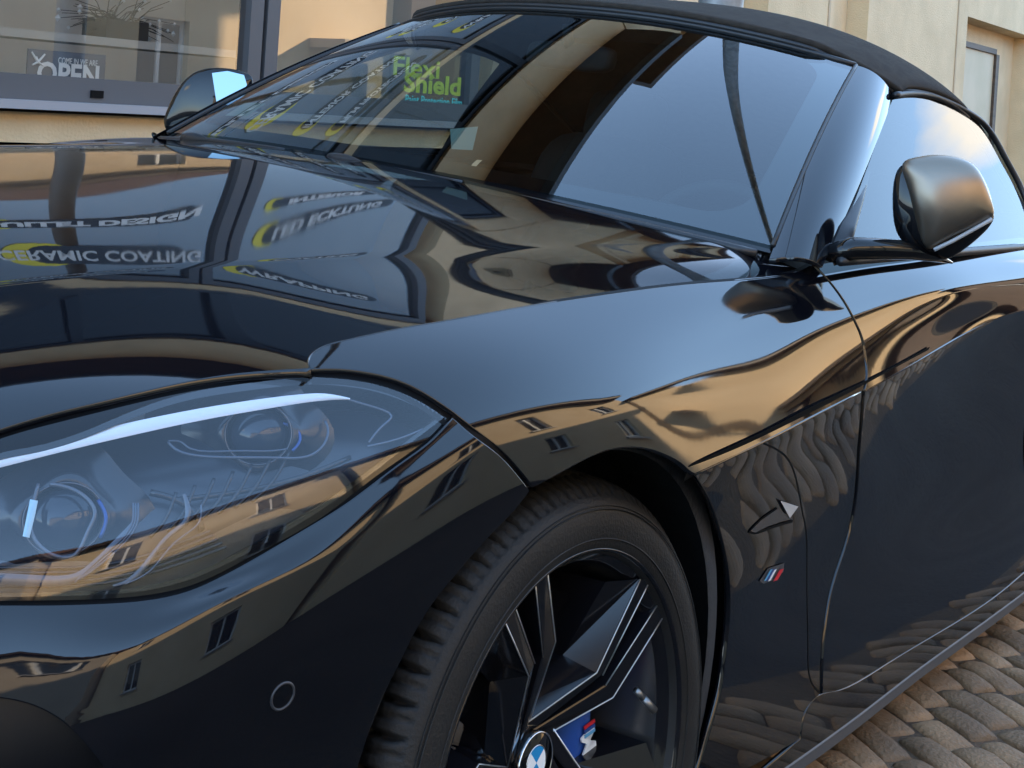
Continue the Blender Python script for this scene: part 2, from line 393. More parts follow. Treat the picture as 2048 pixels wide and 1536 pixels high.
# bonnet: z = g(x, y)
HD = [(-.86, .758, .36, .742), (-.66, .808, .435, .790), (-.504, .841, .492, .8245), (-.143, .884, .577, .860), (.187, .915, .600, .876), (.42, .931, .645, .889), (.57, .938, .695, .900), (.72, .946, .76, .906)]
HD = np.array(HD); _hf = spl(HD[:, 0], HD[:, 1:])
def hoodf(a, b):
    """a = x, b = |y| fraction: 0 centre .. 1 crease .. 2 crest edge (shared with the wing)"""
    a = np.asarray(a, float); b = np.asarray(b, float); a, b = np.broadcast_arrays(a, b)
    q = _hf(a); zc, yH, zH = q[..., 0], q[..., 1], q[..., 2]; s = _sf(a); yS = -s[..., 0]; zS = s[..., 1]; tS = s[..., 2]
    zi = zc-(zc-zH)*np.abs(b)**2; yi = yH*b
    t = b-1; w_ = yS-yH; kk0 = np.clip((a+.55)/.6, 0, 1); g0 = -2*(zc-zH)/yH-.012-.10*(1-kk0); kk = np.clip((a+.60)/.30, 0, 1); kk = kk*kk*(3-2*kk); g1 = -np.tan(np.radians(26-21*kk))
    yo = yH+w_*t; zo = _h(np.clip(t, 0, 1.3), zH, zS, w_*g0, w_*g1)
    y = np.where(b < 1, yi, yo); z = np.where(b < 1, zi, zo)
    return np.stack([a, -y, z], -1)
HOOD = Surf(hoodf, np.arange(-.86, .75, .02), np.arange(-2., 2.1, .05))

# ================================================================== street and buildings
# the houses stand truly upright; the street (and the car on it) slopes a few degrees
_up = .065*R0+.9979*R1; _rt = .9979*R0-.065*R1; _an = math.radians(36.6)
DW = math.cos(_an)*R2+math.sin(_an)*_rt; NW = math.cos(_an)*(-_rt)+math.sin(_an)*R2; UW = _up
WN = 5.2                                                   # distance to the shop front
def B(s_, n, h): return CAM+DW*s_+NW*n+UW*h
def bpx(u, v, n=WN):
    p = atplane(u, v, CAM+NW*n, NW)-CAM; return float(p@DW), float(p@UW)
def slab(mb, s0, s1, n0, n1, h0, h1): return mb.box((s0, n0, h0), (s1, n1, h1), B)

GLEV = -1.35
PLAS = noisy('cream_plaster', (.66, .49, .285), (.78, .585, .35), 2.2, .9, .35, bscale=60, lo=.3, hi=.7)
PLAS2 = noisy('cream_plaster_dark', (.48, .34, .20), (.55, .40, .25), 1.1, .85, .25, bscale=60)
YEL = noisy('ochre_plaster', (.72, .54, .33), (.80, .62, .40), .8, .85, .2, bscale=50)
GREYP = noisy('grey_plaster', (.42, .35, .27), (.50, .42, .33), .8, .85, .2, bscale=50)
ROOFT = noisy('roof_tiles', (.10, .05, .035), (.17, .08, .05), 6, .8, .3)
FRAME = mat('frame_grey', (.085, .085, .09), .45)
SILL = mat('sill_grey', (.33, .32, .33), .4)
DARKW = mat('dark_window', (.02, .022, .025), .06)
SHOPGL = glass('shop_glass', (.74, .72, .70), 1.5, 0.0, .12)
WOOD = noisy('brown_wood', (.06, .035, .02), (.10, .06, .035), 3, .6, stretch=(1, 1, 8))

def rbox_pt(c, r):
    c = np.array(c); V = [c+np.array(d)*r for d in ((1, 0, 0), (-1, 0, 0), (0, 1, 0), (0, -1, 0), (0, 0, 1), (0, 0, -1))]
    return V, [(0, 2, 4), (2, 1, 4), (1, 3, 4), (3, 0, 4), (2, 0, 5), (1, 2, 5), (3, 1, 5), (0, 3, 5)]
# ---- ground
def ground():
    m_ = noisy('old_asphalt', (.013, .012, .0115), (.028, .0255, .023), 3, .85, .4, bscale=90)
    mb = MB(); mb.box((-300, -300, -.2), (300, 300, -.017)); g = mb.build('ground', m_); tag(g, None, None, kind='structure')
    mb = MB(); mb.box((.8, -1.28, -.15), (10.5, .9, -.012)); g = mb.build('sand_bed', noisy('sand_bed', (.06, .036, .02), (.12, .075, .042), 3, .9, .4, bscale=90)); tag(g, None, None, kind='structure')
    # setts, each a worn rounded block in running rows across the street
    V = []; F = []; C = []
    an = math.radians(62); ca, sa = math.cos(an), math.sin(an)
    r = np.random.RandomState(11); row = 0; y = -9.
    UU = [-1, -.95, -.80, -.3, .3, .80, .95, 1]; G = len(UU)
    while y < 5:
        dy = .066+r.rand()*.030; x_ = -9.+r.rand()*.2
        while x_ < 12:
            dx = .095+r.rand()*.085
            cx, cy = x_+dx/2, y+dy/2; wx, wy = cx*ca-cy*sa, cx*sa+cy*ca
            if .9 < wx < 9.5 and -1.23 < wy < .3 and not (wy > -.5 and wx < 4):
                k = len(V); hz = -.003+r.rand()*.007; tx, ty = (r.rand(2)-.5)*.05; jx, jy = (r.rand(2)-.5)*.008
                yw = (r.rand()-.5)*.08
                for i in range(G):
                    for j in range(G):
                        u_, v_ = UU[i], UU[j]
                        e = max(abs(u_), abs(v_)); px = u_*(dx/2-.0015)*(1-.02*v_*v_)+jx; py = v_*(dy/2-.0015)*(1-.03*u_*u_)+jy
                        lx = cx+px*math.cos(yw)-py*math.sin(yw); ly = cy+px*math.sin(yw)+py*math.cos(yw)
                        z = hz-.006*(u_**10+v_**10)-.004*(u_*u_+v_*v_)+px*tx+py*ty+(r.rand()-.5)*.0022
                        if e > .99: z -= .010
                        V.append((lx*ca-ly*sa, lx*sa+ly*ca, z))
                for i in range(G-1):
                    for j in range(G-1):
                        a = k+i*G+j; F.append((a, a+G, a+G+1, a+1))
            x_ += dx
        y += dy
    st = noisy('sett_stone', (.14, .078, .036), (.36, .215, .11), 5.5, .72, .35, bscale=120, detail=10, lo=.3, hi=.72)
    t = st.node_tree; bs = t.nodes['Principled BSDF']; oi = t.nodes.new('ShaderNodeNewGeometry'); hs = t.nodes.new('ShaderNodeHueSaturation')
    mr = t.nodes.new('ShaderNodeMapRange'); mr.inputs['To Min'].default_value = .75; mr.inputs['To Max'].default_value = 1.3
    t.links.new(oi.outputs['Random Per Island'], mr.inputs[0]); t.links.new(mr.outputs[0], hs.inputs['Value'])
    src = bs.inputs['Base Color'].links[0].from_socket; t.links.new(src, hs.inputs['Color']); t.links.new(hs.outputs[0], bs.inputs['Base Color'])
    o = mesh('cobblestone_road', V, F, st, None, True); tag(o, None, None, kind='structure')
ground()

# ---- shop building behind the car
def s_of(u, v=60, n=WN): return bpx(u, v, n)[0]
shop = empty('shop_building', tuple(B(3, WN, GLEV))); tag(shop, 'cream plastered shop building with tall dark framed display windows behind the convertible', 'building')
def child(o, p):
    o.parent = p
    if p.type == 'EMPTY': o.matrix_parent_inverse = Matrix.Translation(-p.location)
    return o
HT = 6.5                                                   # eaves above eye level
sL = s_of(-1500); s_p0, s_p1 = s_of(497), s_of(549); s_e0, s_e1 = s_of(964), s_of(1003)
h_sill = bpx(160, 178)[1]; h_fb = bpx(160, 232)[1]
GT = 3.45                                                   # top of the glazing
wall = MB()
slab(wall, sL-2, s_e1, WN, WN+.35, GLEV-1.5, bpx(160, 222)[1])      # plinth
U0, U1, UB, UT = 2.0, 6.35, 3.68, 5.15                       # upper floor window band
slab(wall, sL-2, s_e1, WN, WN+.35, GT+.1, UB); slab(wall, sL-2, s_e1, WN, WN+.35, UT, HT); slab(wall, sL-2, U0, WN, WN+.35, UB, UT); slab(wall, U1, s_e1, WN, WN+.35, UB, UT)
slab(wall, sL-2, sL, WN, WN+.35, bpx(160, 222)[1], GT+.1)
child(wall.build('wall', PLAS), shop)
# right hand part: piers and recesses as seen past the roof
xs = [1003, 1318, 1345, 1408, 1500, 1565, 1687, 1745, 1927]
sv = {x_: s_of(x_) for x_ in xs}
w2 = MB()
HR = 9.1
slab(w2, s_e1, sv[1927], WN+.25, WN+.6, GLEV-1.5, HR); w3 = MB(); slab(w3, s_e1, s_e1+.3, WN+.61, WN+9.5, HT-.5, HR); child(w3.build('gable_wall', WOOD), shop)
child(w2.build('wall', PLAS), shop)
for a_, b_ in ((s_of(1010), s_of(1268)), (s_of(1322), s_of(1352)), (s_of(1500)+.35, s_of(1665)), (s_of(1745)-.15, s_of(1927))):
    pm = MB(); slab(pm, a_, b_, WN+.0, WN+.248, GLEV-1.5, HR); child(pm.build('pier', PLAS), shop)
for u_ in (1345, 1655, 1914):
    g_ = MB(); sc = s_of(u_); slab(g_, sc-.02, sc+.02, WN-.012, WN-.001, GLEV-1.5, HR-.1); child(g_.build('joint_strip', PLAS2), shop)
# garage recess at the right
sr = s_of(1934, 60); hr = bpx(1934, 32)[1]; s_end = sr+3.4
rc = MB(); slab(rc, sv[1927]+.001, sr, WN, WN+.6, GLEV-1.5, HR); slab(rc, sr, s_end, WN, WN+.6, hr, HR); slab(rc, s_end, 29.3, WN, WN+.6, GLEV-1.5, HR); slab(rc, 29.0, 29.3, WN+.6, WN+9.5, GLEV-1.5, HR)
slab(rc, sr+.001, s_end-.001, WN+.32, WN+.59, GLEV-1.5, hr-.001)
child(rc.build('recess_wall', PLAS), shop)
gd = MB(); slab(gd, sr+.02, s_end-1.2, WN+.26, WN+.319, GLEV-1.5, hr-.35); child(gd.build('garage_door', noisy('sand_panel', (.55, .45, .28), (.62, .50, .33), 2, .6)), shop)
gf = MB(); slab(gf, sr, s_end-1.2, WN+.22, WN+.319, hr-.345, hr-.27); slab(gf, s_end-1.2, s_end-1.05, WN+.22, WN+.319, GLEV-1.5, hr-.346); child(gf.build('door_frame', WOOD), shop)
# roof edge
rf = MB(); slab(rf, sL-2.4, s_e1, WN-.95, WN+.4, HT, HT+.16); slab(rf, s_e1-.3, 29.6, WN-.45, WN-.001, HR, HR+.25); child(rf.build('eaves', WOOD), shop)
rf = MB(); slab(rf, sL-2.4, s_e1, WN-1.1, WN-.951, HT+.02, HT+.2); child(rf.build('gutter', FRAME), shop)
V = [B(sL-2.4, WN-.9, HT+.161), B(s_e1, WN-.9, HT+.161), B(s_e1, WN+5, HT+2.0), B(sL-2.4, WN+5, HT+2.0), B(sL-2.4, WN+10, HT), B(s_e1, WN+10, HT)]
child(mesh('roof', V, [(0, 1, 2, 3), (3, 2, 5, 4), (0, 3, 4), (1, 5, 2)], ROOFT, None, False), shop)
# back, sides and the room inside
bk = MB(); slab(bk, sL-2, s_e1, WN+9.5, WN+9.8, GLEV-1.5, HT); slab(bk, s_e1, 29.3, WN+9.5, WN+9.8, GLEV-1.5, HR); slab(bk, s_e1, 29.3, WN, WN+9.8, HR, HR+.2); slab(bk, sL-2.3, sL-2.001, WN, WN+9.8, GLEV-1.5, HT); child(bk.build('rear_wall', PLAS), shop)
ROOM = noisy('room_plaster', (.60, .56, .50), (.70, .66, .58), .9, .9)
rm = MB(); slab(rm, sL, s_e1+.2, WN+3.4, WN+3.5, GLEV-.5, GT+.05); slab(rm, sL, s_e1+.2, WN+.36, WN+3.4, GLEV-.5, GLEV-.4); slab(rm, s_e1+.05, s_e1+.2, WN+.61, WN+3.39, GLEV-.4, GT)
slab(rm, sL, s_e1+.2, WN+.36, WN+3.4, GT+.11, GT+.2)
child(rm.build('room', ROOM), shop)
# display window: frame with posts, panes
hb = h_sill
def win_frame(s0, s1, name='window'):
    f = MB(); t = .10
    slab(f, s0, s1, WN+.02, WN+.12, bpx(160, 205)[1], bpx(160, 155)[1]-.0)
    slab(f, s0, s1, WN+.02, WN+.12, GT-.05, GT+.098)
    slab(f, s0, s0+.09, WN+.015, WN+.115, bpx(160, 155)[1], GT-.05); slab(f, s1-.09, s1, WN+.015, WN+.115, bpx(160, 155)[1], GT-.05)
    o = child(f.build(name, FRAME), shop)
    p = MB(); h0 = bpx(160, 155)[1]
    a, b, c, d = B(s0+.08, WN+.06, h0), B(s1-.08, WN+.06, h0), B(s1-.08, WN+.06, GT), B(s0+.08, WN+.06, GT)
    pn = mesh('pane', [a, b, c, d], [(0, 1, 2, 3)], SHOPGL, None, False)
    n_ = pn.data.polygons[0].normal
    if n_.dot(Vector(NW)) > 0: pn.data.flip_normals()
    child(pn, o)
    return o
wf1 = win_frame(sL, s_p0+.115); wf2 = win_frame(s_p0+.145, s_e0+.02)
sl = MB(); slab(sl, sL-.05, s_e0+.05, WN-.10, WN+.02, bpx(160, 222)[1]-.0, bpx(160, 205)[1]); child(sl.build('window_sill', SILL), shop)
sl = MB(); slab(sl, sL-.05, s_e0+.05, WN-.05, WN+.001, bpx(160, 228)[1], bpx(160, 222)[1]-.001); child(sl.build('sill_joint', GAP), shop)
vt = MB(); a_, h_ = bpx(198, 189); slab(vt, a_-.035, a_+.035, WN+.012, WN+.019, h_-.018, h_+.018); child(vt.build('drain_cap', GAP), shop)
uf = MB(); slab(uf, U0, U1, WN+.05, WN+.14, UB, UB+.12); slab(uf, U0, U1, WN+.05, WN+.14, UT-.12, UT)
for a_ in np.linspace(U0, U1-.14, 4): slab(uf, a_, a_+.14, WN+.045, WN+.135, UB+.12, UT-.12)
uf = child(uf.build('window', mat('anthracite', (.012, .012, .014), .3)), shop); g_ = MB(); slab(g_, U0+.01, U1-.01, WN+.09, WN+.10, UB+.05, UT-.05); child(g_.build('pane', DARKW), uf)
# downpipes
for u_, rr, hh in ((1293, .055, 0),):
    pm = MB(); sc = s_of(u_); pm.tube([B(sc, WN-.12, GLEV-1), B(sc, WN-.12, HT-.5), B(sc, WN-.6, HT-.1)], rr, 14)
    for hh in (-.5, 1.2, 2.9): pm.tube([B(sc, WN-.12, hh), B(sc, WN-.12, hh+.05)], rr*1.2, 14)
    o = child(pm.build('downpipe', noisy('zinc', (.22, .23, .235), (.34, .35, .35), 14, .45, metal=.4), None, True), shop)

# ---- houses across the street
def house(name, label, s0, s1, n, h1, mt, wins, sill=WHITE, roofh=1.8, door=None, cat='house', extra=None):
    o = empty(name, tuple(B((s0+s1)/2, n, GLEV))); tag(o, label, cat, 'houses across the street')
    # wall with real openings: built from strips
    hs = sorted(set([GLEV-1.5, h1]+[w_[2] for w_ in wins]+[w_[3] for w_ in wins]))
    mb = MB()
    for a, b in zip(hs[:-1], hs[1:]):
        cuts = sorted([(w_[0], w_[1]) for w_ in wins if w_[2] <= a+1e-6 and w_[3] >= b-1e-6]); x_ = s0
        for c0, c1 in cuts: slab(mb, x_, c0, n-.3, n, a, b); x_ = c1
        slab(mb, x_, s1, n-.3, n, a, b)
    slab(mb, s0, s1, n-6, n-5.7, GLEV-1.5, h1); slab(mb, s0, s0+.3, n-5.7, n-.3, GLEV-1.5, h1); slab(mb, s1-.3, s1, n-5.7, n-.3, GLEV-1.5, h1)
    child(mb.build('wall', mt), o)
    for w_ in wins:
        k = w_[4] if len(w_) > 4 else 'w'; f = MB(); t = .07
        if k == 'g':
            slab(f, w_[0], w_[1], n-.25, n-.18, w_[2], w_[3]); 
            for i in range(1, 6): slab(f, w_[0], w_[1], n-.179, n-.165, w_[2]+(w_[3]-w_[2])*i/6-.02, w_[2]+(w_[3]-w_[2])*i/6)
            g = child(f.build('garage_door', WOOD), o); continue
        slab(f, w_[0], w_[0]+t, n-.2, n-.12, w_[2], w_[3]); slab(f, w_[1]-t, w_[1], n-.2, n-.12, w_[2], w_[3])
        slab(f, w_[0]+t, w_[1]-t, n-.2, n-.12, w_[2], w_[2]+t); slab(f, w_[0]+t, w_[1]-t, n-.2, n-.12, w_[3]-t, w_[3])
        mid = (w_[0]+w_[1])/2; slab(f, mid-t/2, mid+t/2, n-.2, n-.125, w_[2]+t, w_[3]-t)
        fr = child(f.build('window', WHITE), o)
        g = MB(); slab(g, w_[0]+.02, w_[1]-.02, n-.19, n-.17, w_[2]+.02, w_[3]-.02); child(g.build('pane', DARKW), fr)
        g = MB(); slab(g, w_[0]-.08, w_[1]+.08, n+.001, n+.10, w_[2]-.07, w_[2]-.005); child(g.build('sill', SILL), fr)
    e = MB(); slab(e, s0-.2, s1+.2, n-.4, n+.35, h1, h1+.14); child(e.build('eaves', WOOD), o)
    mdn = n-3; V = [B(s0-.2, n+.4, h1+.141), B(s1+.2, n+.4, h1+.141), B(s1+.2, mdn, h1+roofh), B(s0-.2, mdn, h1+roofh), B(s0-.2, n-6.4, h1), B(s1+.2, n-6.4, h1)]
    child(mesh('roof', V, [(0, 3, 2, 1), (3, 4, 5, 2), (0, 4, 3), (1, 2, 5)], ROOFT, None, False), o)
    if extra: extra(o)
    return o
def canopy(s0, s1, n, h):
    def f(o):
        mb = MB(); slab(mb, s0, s1, n+.002, n+.9, h, h+.16); child(mb.build('canopy', GREYP), o)
    return f
OPP = -6.2
def grid(s0, s1, k, hs, wd=1.0, ht=1.35):
    st = (s1-s0)/k; return [(s0+st*(i+.5)-wd/2, s0+st*(i+.5)+wd/2, h, h+ht) for i in range(k) for h in hs]
house('town_house', 'grey plastered house with two rows of white framed windows, opposite the shop front', -16, -6.5, OPP, 4.6, GREYP, grid(-16, -6.5, 3, (-.3, 2.6)))
house('town_house', 'sand coloured house with white framed windows, opposite the car bonnet', -6.3, 3.2, OPP-.4, 4.4, YEL, grid(-6.3, 3.2, 2, (-.3, 2.4)))
house('town_house', 'wide sand coloured house beside the house with the garage', 3.4, 15.0, OPP-.1, 4.3, YEL, grid(3.4, 15.0, 3, (-.2, 2.4)))
house('town_house', 'sunlit ochre house with brown garage door under a flat canopy', 15.2, 18.4, OPP, 3.3, YEL, [(16.4, 17.8, GLEV, .75, 'g')], extra=canopy(16.2, 18.0, OPP, .95), roofh=.7)
house('town_house', 'brown house with shade painted into its wall, dark roof, farthest along the street', 18.6, 34, OPP+.3, 2.7, noisy('brown_wall_shade', (.05, .028, .02), (.08, .045, .03), 5, .8), grid(18.6, 34, 4, (-.2,)), roofh=.7)  # wall colour darkened to put this house in shade

lampo = empty('street_lamp', (3.95, 1.2, 0)); tag(lampo, 'tall grey tapered street lamp post between the car and the shop', 'street lamp')
mb = MB(); PT = [(3.95, 1.2, -.2), (3.95, 1.2, .5), (3.95, 1.2, 6.2)]+[(3.95-1.9*(1-math.cos(t)), 1.2-1.5*(1-math.cos(t)), 6.2+1.9*math.sin(t)) for t in np.linspace(.15, 1.45, 10)]
lc_ = mb; mb.tube(PT, list(np.interp(np.linspace(0, 1, len(PT)), [0, .15, 1], [.115, .10, .035])), 18)
child(mb.build('post', noisy('galvanised', (.20, .21, .21), (.36, .37, .37), 14, .5, metal=.3), None, True), lampo)
mb = MB(); e_ = PT[-1]; mb.tube([e_, (e_[0]-.25, e_[1]-.2, e_[2]-.03), (e_[0]-.5, e_[1]-.4, e_[2]-.05)], [.05, .09, .04], 12, flat=(1, .6)); child(mb.build('lamp_head', FRAME, None, True), lampo)
# ---- writing and things at the shop window
YL = mat('decal_yellow', (.80, .68, .03), .4); BK = mat('decal_black', (.012, .012, .014), .35); WT = mat('decal_white', (.75, .75, .72), .4)
PN = WN+.055
def pill(s0, s1, h, hh, body, w_txt, lab):
    e = empty('window_decal', tuple(B((s0+s1)/2, PN, h))); tag(e, lab, 'window decal', 'pill shaped decals on the shop window')
    def cap_(m_, a0, a1, r, n, nm):
        P = [(a0-r*.0+ -r*math.sin(math.pi*i/12), h+r*math.cos(math.pi*i/12)) for i in range(13)]+[(a1+r*math.sin(math.pi*i/12), h-r*math.cos(math.pi*i/12)) for i in range(13)]
        V = [B(p[0], n, p[1]) for p in P]+[B(p[0], n+.0015, p[1]) for p in P]; k = len(P)
        return child(mesh(nm, V, [tuple(range(k)), tuple(range(k, 2*k))[::-1]]+[(i, (i+1) % k, k+(i+1) % k, k+i) for i in range(k)], m_, None, False), e)
    r = hh/2
    cap_(YL, s0+r, s0+r*1.8, r, PN-.002, 'yellow_end'); cap_(BK, s0+r*1.7, s1-r*.8, r*.8, PN-.005, 'black_bar')
    t_ = text('lettering', body, B((s0+s1)/2+r*.2, PN-.008, h), DW, UW, hh*.62, WT, None, .001, .004, sx=w_txt); child(t_, e)
pill(3.08, 4.42, 1.93, .36, 'CERAMIC COATING', .74, 'large black pill decal reading CERAMIC COATING with yellow end, left pane')
pill(3.05, 4.42, 1.46, .14, 'BULLET DESIGN', 2.3, 'slim black pill decal reading BULLET DESIGN, lowest on the left pane')
pill(2.90, 4.42, 2.68, .22, 'INTERIOR COATING', 1.05, 'black pill decal reading INTERIOR COATING with yellow end, left pane')
pill(2.90, 4.42, 3.15, .18, 'FILM PROTECTION', 1.2, 'black pill decal reading FILM PROTECTION, uppermost on the left pane')
pill(4.95, 5.95, 1.58, .11, 'INTERIOR', 2.2, 'slim black pill decal reading INTERIOR, lowest on the right pane')
pill(4.95, 6.15, 1.80, .15, 'LED ECKTUNG', 1.5, 'short black pill decal with white lettering LED ECKTUNG, right pane')
pill(5.10, 6.15, 2.25, .22, 'COATING', 1.3, 'short black pill decal reading COATING, right pane')
pill(4.95, 6.15, 2.95, .24, 'WRAPPING', 1.3, 'black pill decal reading WRAPPING, uppermost on the right pane')
a_, h_ = bpx(833, 137, PN); c_, d_ = bpx(866, 171, PN); e_, f_ = bpx(868, 203, PN); sc_ = (bpx(933, 190, PN)[0]-bpx(800, 190, PN)[0])
ltt = empty('window_lettering', tuple(B(c_, PN, d_))); tag(ltt, 'yellow green Flexi Shield lettering with turquoise line Paint Protection Film on shop window', 'window lettering')
YG = mat('lettering_yellow_green', (.62, .72, .05), .4); TQ = mat('lettering_turquoise', (.10, .80, .74), .4)
child(text('lettering', 'Flexi', B(a_, PN-.003, h_), DW, UW, .165, YG, None, .001, .003, sx=1.5), ltt)
child(text('lettering', 'Shield', B(c_, PN-.003, d_), DW, UW, .165, YG, None, .001, .005, sx=1.45), ltt)
child(text('lettering', 'Paint Protection Film', B(e_, PN-.003, f_), DW, UW, .08, TQ, None, .001, .001, sx=sc_/.79), ltt)
SN = WN+.16; q0, q1 = bpx(57, 97, SN), bpx(212, 112, SN); sg_ = empty('open_sign', tuple(B(q0[0], SN, q0[1]-.2))); tag(sg_, 'blue grey sign reading OPEN standing inside the left shop window', 'sign')
mb = MB(); slab(mb, q0[0], q1[0], SN, SN+.01, q0[1]-.30, q0[1]); child(mb.build('board', mat('sign_board', (.075, .095, .13), .5)), sg_)
w_ = q1[0]-q0[0]; cs_ = (q0[0]+q1[0])/2
child(text('lettering', 'OPEN', B(cs_+.01, SN-.003, bpx(140, 152, SN)[1]), DW, UW, .145, WT, None, .001, .004, sx=w_*.86/.40), sg_)
child(text('lettering', 'COME IN WE ARE', B(cs_+w_*.13, SN-.003, bpx(150, 124, SN)[1]), DW, UW, .042, WT, None, .001, .0, sx=w_*.62/.40), sg_)
mb = MB(); x0_, h0_ = bpx(75, 122, SN)
for dx, dh in ((-.035, .04), (.035, .035), (-.028, -.02), (.03, -.02), (-.01, .02)): mb.tube([B(x0_, SN-.004, h0_-.005), B(x0_+dx, SN-.004, h0_+dh)], [.006, .004], 6)
child(mb.build('emblem', WT), sg_)
# shelf and dried flowers inside
sh_ = MB(); a0_, b0_ = bpx(-400, 60, WN+1.6)[0], bpx(480, 60, WN+1.6)[0]; hs_ = bpx(200, 75, WN+1.6)[1]; slab(sh_, a0_, b0_, WN+1.5, WN+1.9, hs_-.05, hs_); so = sh_.build('display_shelf', mat('pale_shelf', (.55, .52, .46), .6)); tag(so, 'long pale shelf inside the left shop window', 'shelf')
dkm = mat('dark_planter', (.02, .018, .016), .7); pl = empty('dried_flower_box', tuple(B(bpx(245, 70, WN+1.4)[0], WN+1.6, hs_))); tag(pl, 'dark box of dried twigs and white blossoms on the pale shelf', 'planter')
pc = bpx(245, 70, WN+1.6)[0]; mb = MB(); slab(mb, pc-.16, pc+.16, WN+1.55, WN+1.8, hs_+.002, hs_+.12); child(mb.build('box', dkm), pl)
mb = MB(); m3 = MB()
for i in range(70):
    t = rng.rand()*6.28; l = .12+rng.rand()*.28; a_ = B(pc+(rng.rand()-.5)*.25, WN+1.68, hs_+.1); b_ = a_+DW*math.cos(t)*l*1.3+UW*(abs(math.sin(t))*l*.8-.08)+NW*(rng.rand()-.5)*.2
    mb.tube([a_, (a_+b_)/2+UW*.03, b_], [.004, .003, .002], 5)
    if i % 3 == 0: V_, F_ = rbox_pt(b_, .012+.012*rng.rand()); m3.add(V_, F_)
child(mb.build('twigs', dkm), pl); child(m3.build('blossoms', WT), pl)

# ================================================================== the car
car = empty('convertible_car', (0.6, 0, 0)); tag(car, 'glossy black two seat convertible with closed black fabric roof parked on the cobbles', 'car')
def cc(o, p=None): return child(o, p or car)
S1L = [(700, 678), (800, 657), (900, 640), (1050, 613), (1200, 590), (1400, 566), (1590, 545)]
HLTOP = [(622, 741), (480, 752), (350, 773), (200, 808), (100, 832), (0, 862), (-120, 905), (-250, 965)]
FCUT = [(622, 741), (680, 742), (745, 751), (800, 767), (850, 793), (905, 830)]
FCUT2 = [(905, 830), (950, 866), (1000, 905), (1030, 938), (1062, 978)]
DCUT = [(1624, 528), (1655, 560), (1690, 608), (1712, 650), (1722, 675), (1730, 715), (1732, 755), (1727, 781)]
C1A = [(1727, 781), (1620, 834), (1520, 887), (1390, 948)]
ARCHP = [(1390, 948), (1378, 941), (1364, 928), (1325, 907), (1286, 896), (1247, 895), (1208, 903), (1161, 924), (1110, 952), (1062, 978)]
HSIDE = [(622, 741), (617, 722), (628, 704), (655, 690), (700, 678)]
FCo = [(622, 738), (681, 738), (748, 747), (804, 763), (855, 789), (909, 826)]; FCo2 = [(909, 826), (954, 862), (1005, 902), (1036, 936), (1067, 974)]
fender_out = joined([(622, 738)]+HSIDE[1:], S1L+[(1624, 528)], DCUT, C1A, ARCHP[:-1]+[(1067, 974)], FCo2[::-1], FCo[::-1])
fender = cc(panel('fender', UP, inset(fender_out, 1.6), PAINT, None, (.02, .05)))
# door, upper skin
q = UP.inv(DCUT[::-1]); s1 = UP.inv([(1624, 528)])[0]
qd = UP.inv(inset(joined(DCUT), 0)) if False else q
dr = [tuple(p) for p in UP.inv(curve([(u+4, v) for u, v in DCUT], 6))]
dout = dr+[(a_, 1.985) for a_ in np.arange(dr[-1][0]+.03, 1.93, .03)]+[(1.95, b_) for b_ in np.arange(1.98, -.1, -.08)]+[(a_, -.09) for a_ in np.arange(1.93, dr[0][0]+.01, -.03)]
door = cc(panel('door', UP, dout, PAINT, None, (.02, .05), param=True))
# lower skins
LC = [(1727, 784), (1724, 830), (1718, 900), (1713, 980), (1702, 1050), (1688, 1100), (1665, 1170), (1652, 1240), (1645, 1310), (1643, 1386)]
lc = [tuple(p) for p in LOW.inv(curve([(u+3, v) for u, v in LC], 5))]
DB = [(1646, 1384), (1680, 1378), (1780, 1322), (1900, 1250), (1985, 1195), (2048, 1143), (2110, 1085)]
db = [tuple(p) for p in LOW.inv(curve(DB, 5))]
dl = lc+db[1:]+[(1.95, b_) for b_ in np.arange(db[-1][1], .0, -.05) if db[-1][0] < 1.95]+[(a_, .012) for a_ in np.arange(1.95, lc[0][0]+.01, -.03)]
cc(panel('door_lower_skin', LOW, dl, PAINT, None, (.02, .03), param=True), door)
FA = [(1392, 952), (1418, 996), (1436, 1045), (1451, 1104), (1459, 1162), (1459, 1241), (1451, 1319), (1443, 1377), (1424, 1450), (1400, 1530), (1370, 1600)]
DBS = [(1640, 1389), (1680, 1382), (1780, 1326), (1900, 1254), (1985, 1199), (2048, 1147), (2110, 1089)]
fl = joined([(1392, 950), (1520, 889), (1724, 784)], [(u-3, v) for u, v in LC], [(1640, 1389), (1612, 1420), (1600, 1478)], [(1600, 1478), (1500, 1535), (1370, 1600)], FA[::-1])
cc(panel('fender_lower', LOW, inset(fl, 1), PAINT, None, (.02, .03)))
sk0 = [tuple(p) for p in LOW.inv(curve([(1602, 1480), (1614, 1422), (1641, 1391)]+DBS[1:], 5))]
sk = sk0+[(2.10, sk0[-1][1]), (2.10, 1.0)]+[(a_, 1.0) for a_ in np.arange(2.07, sk0[0][0]-.3, -.04)]
sk = [p for p in sk if True]
cc(panel('side_sill', LOW, sk, PAINT, None, (.02, .03), param=True))
ss = MB(); sp = [lower(a_, 1.0) for a_ in np.arange(.42, 2.12, .05)]; k = len(sp)
for dy, dz in ((.004, .004), (-.002, -.002), (-.002, -.022), (.03, -.024)): ss.V += [tuple(p+np.array([0, dy, dz])) for p in sp]
ss.F = [(j*k+i, j*k+i+1, (j+1)*k+i+1, (j+1)*k+i) for j in range(3) for i in range(k-1)]
cc(ss.build('sill_seal', mat('sill_grey_rubber', (.075, .075, .08), .5), None, False))
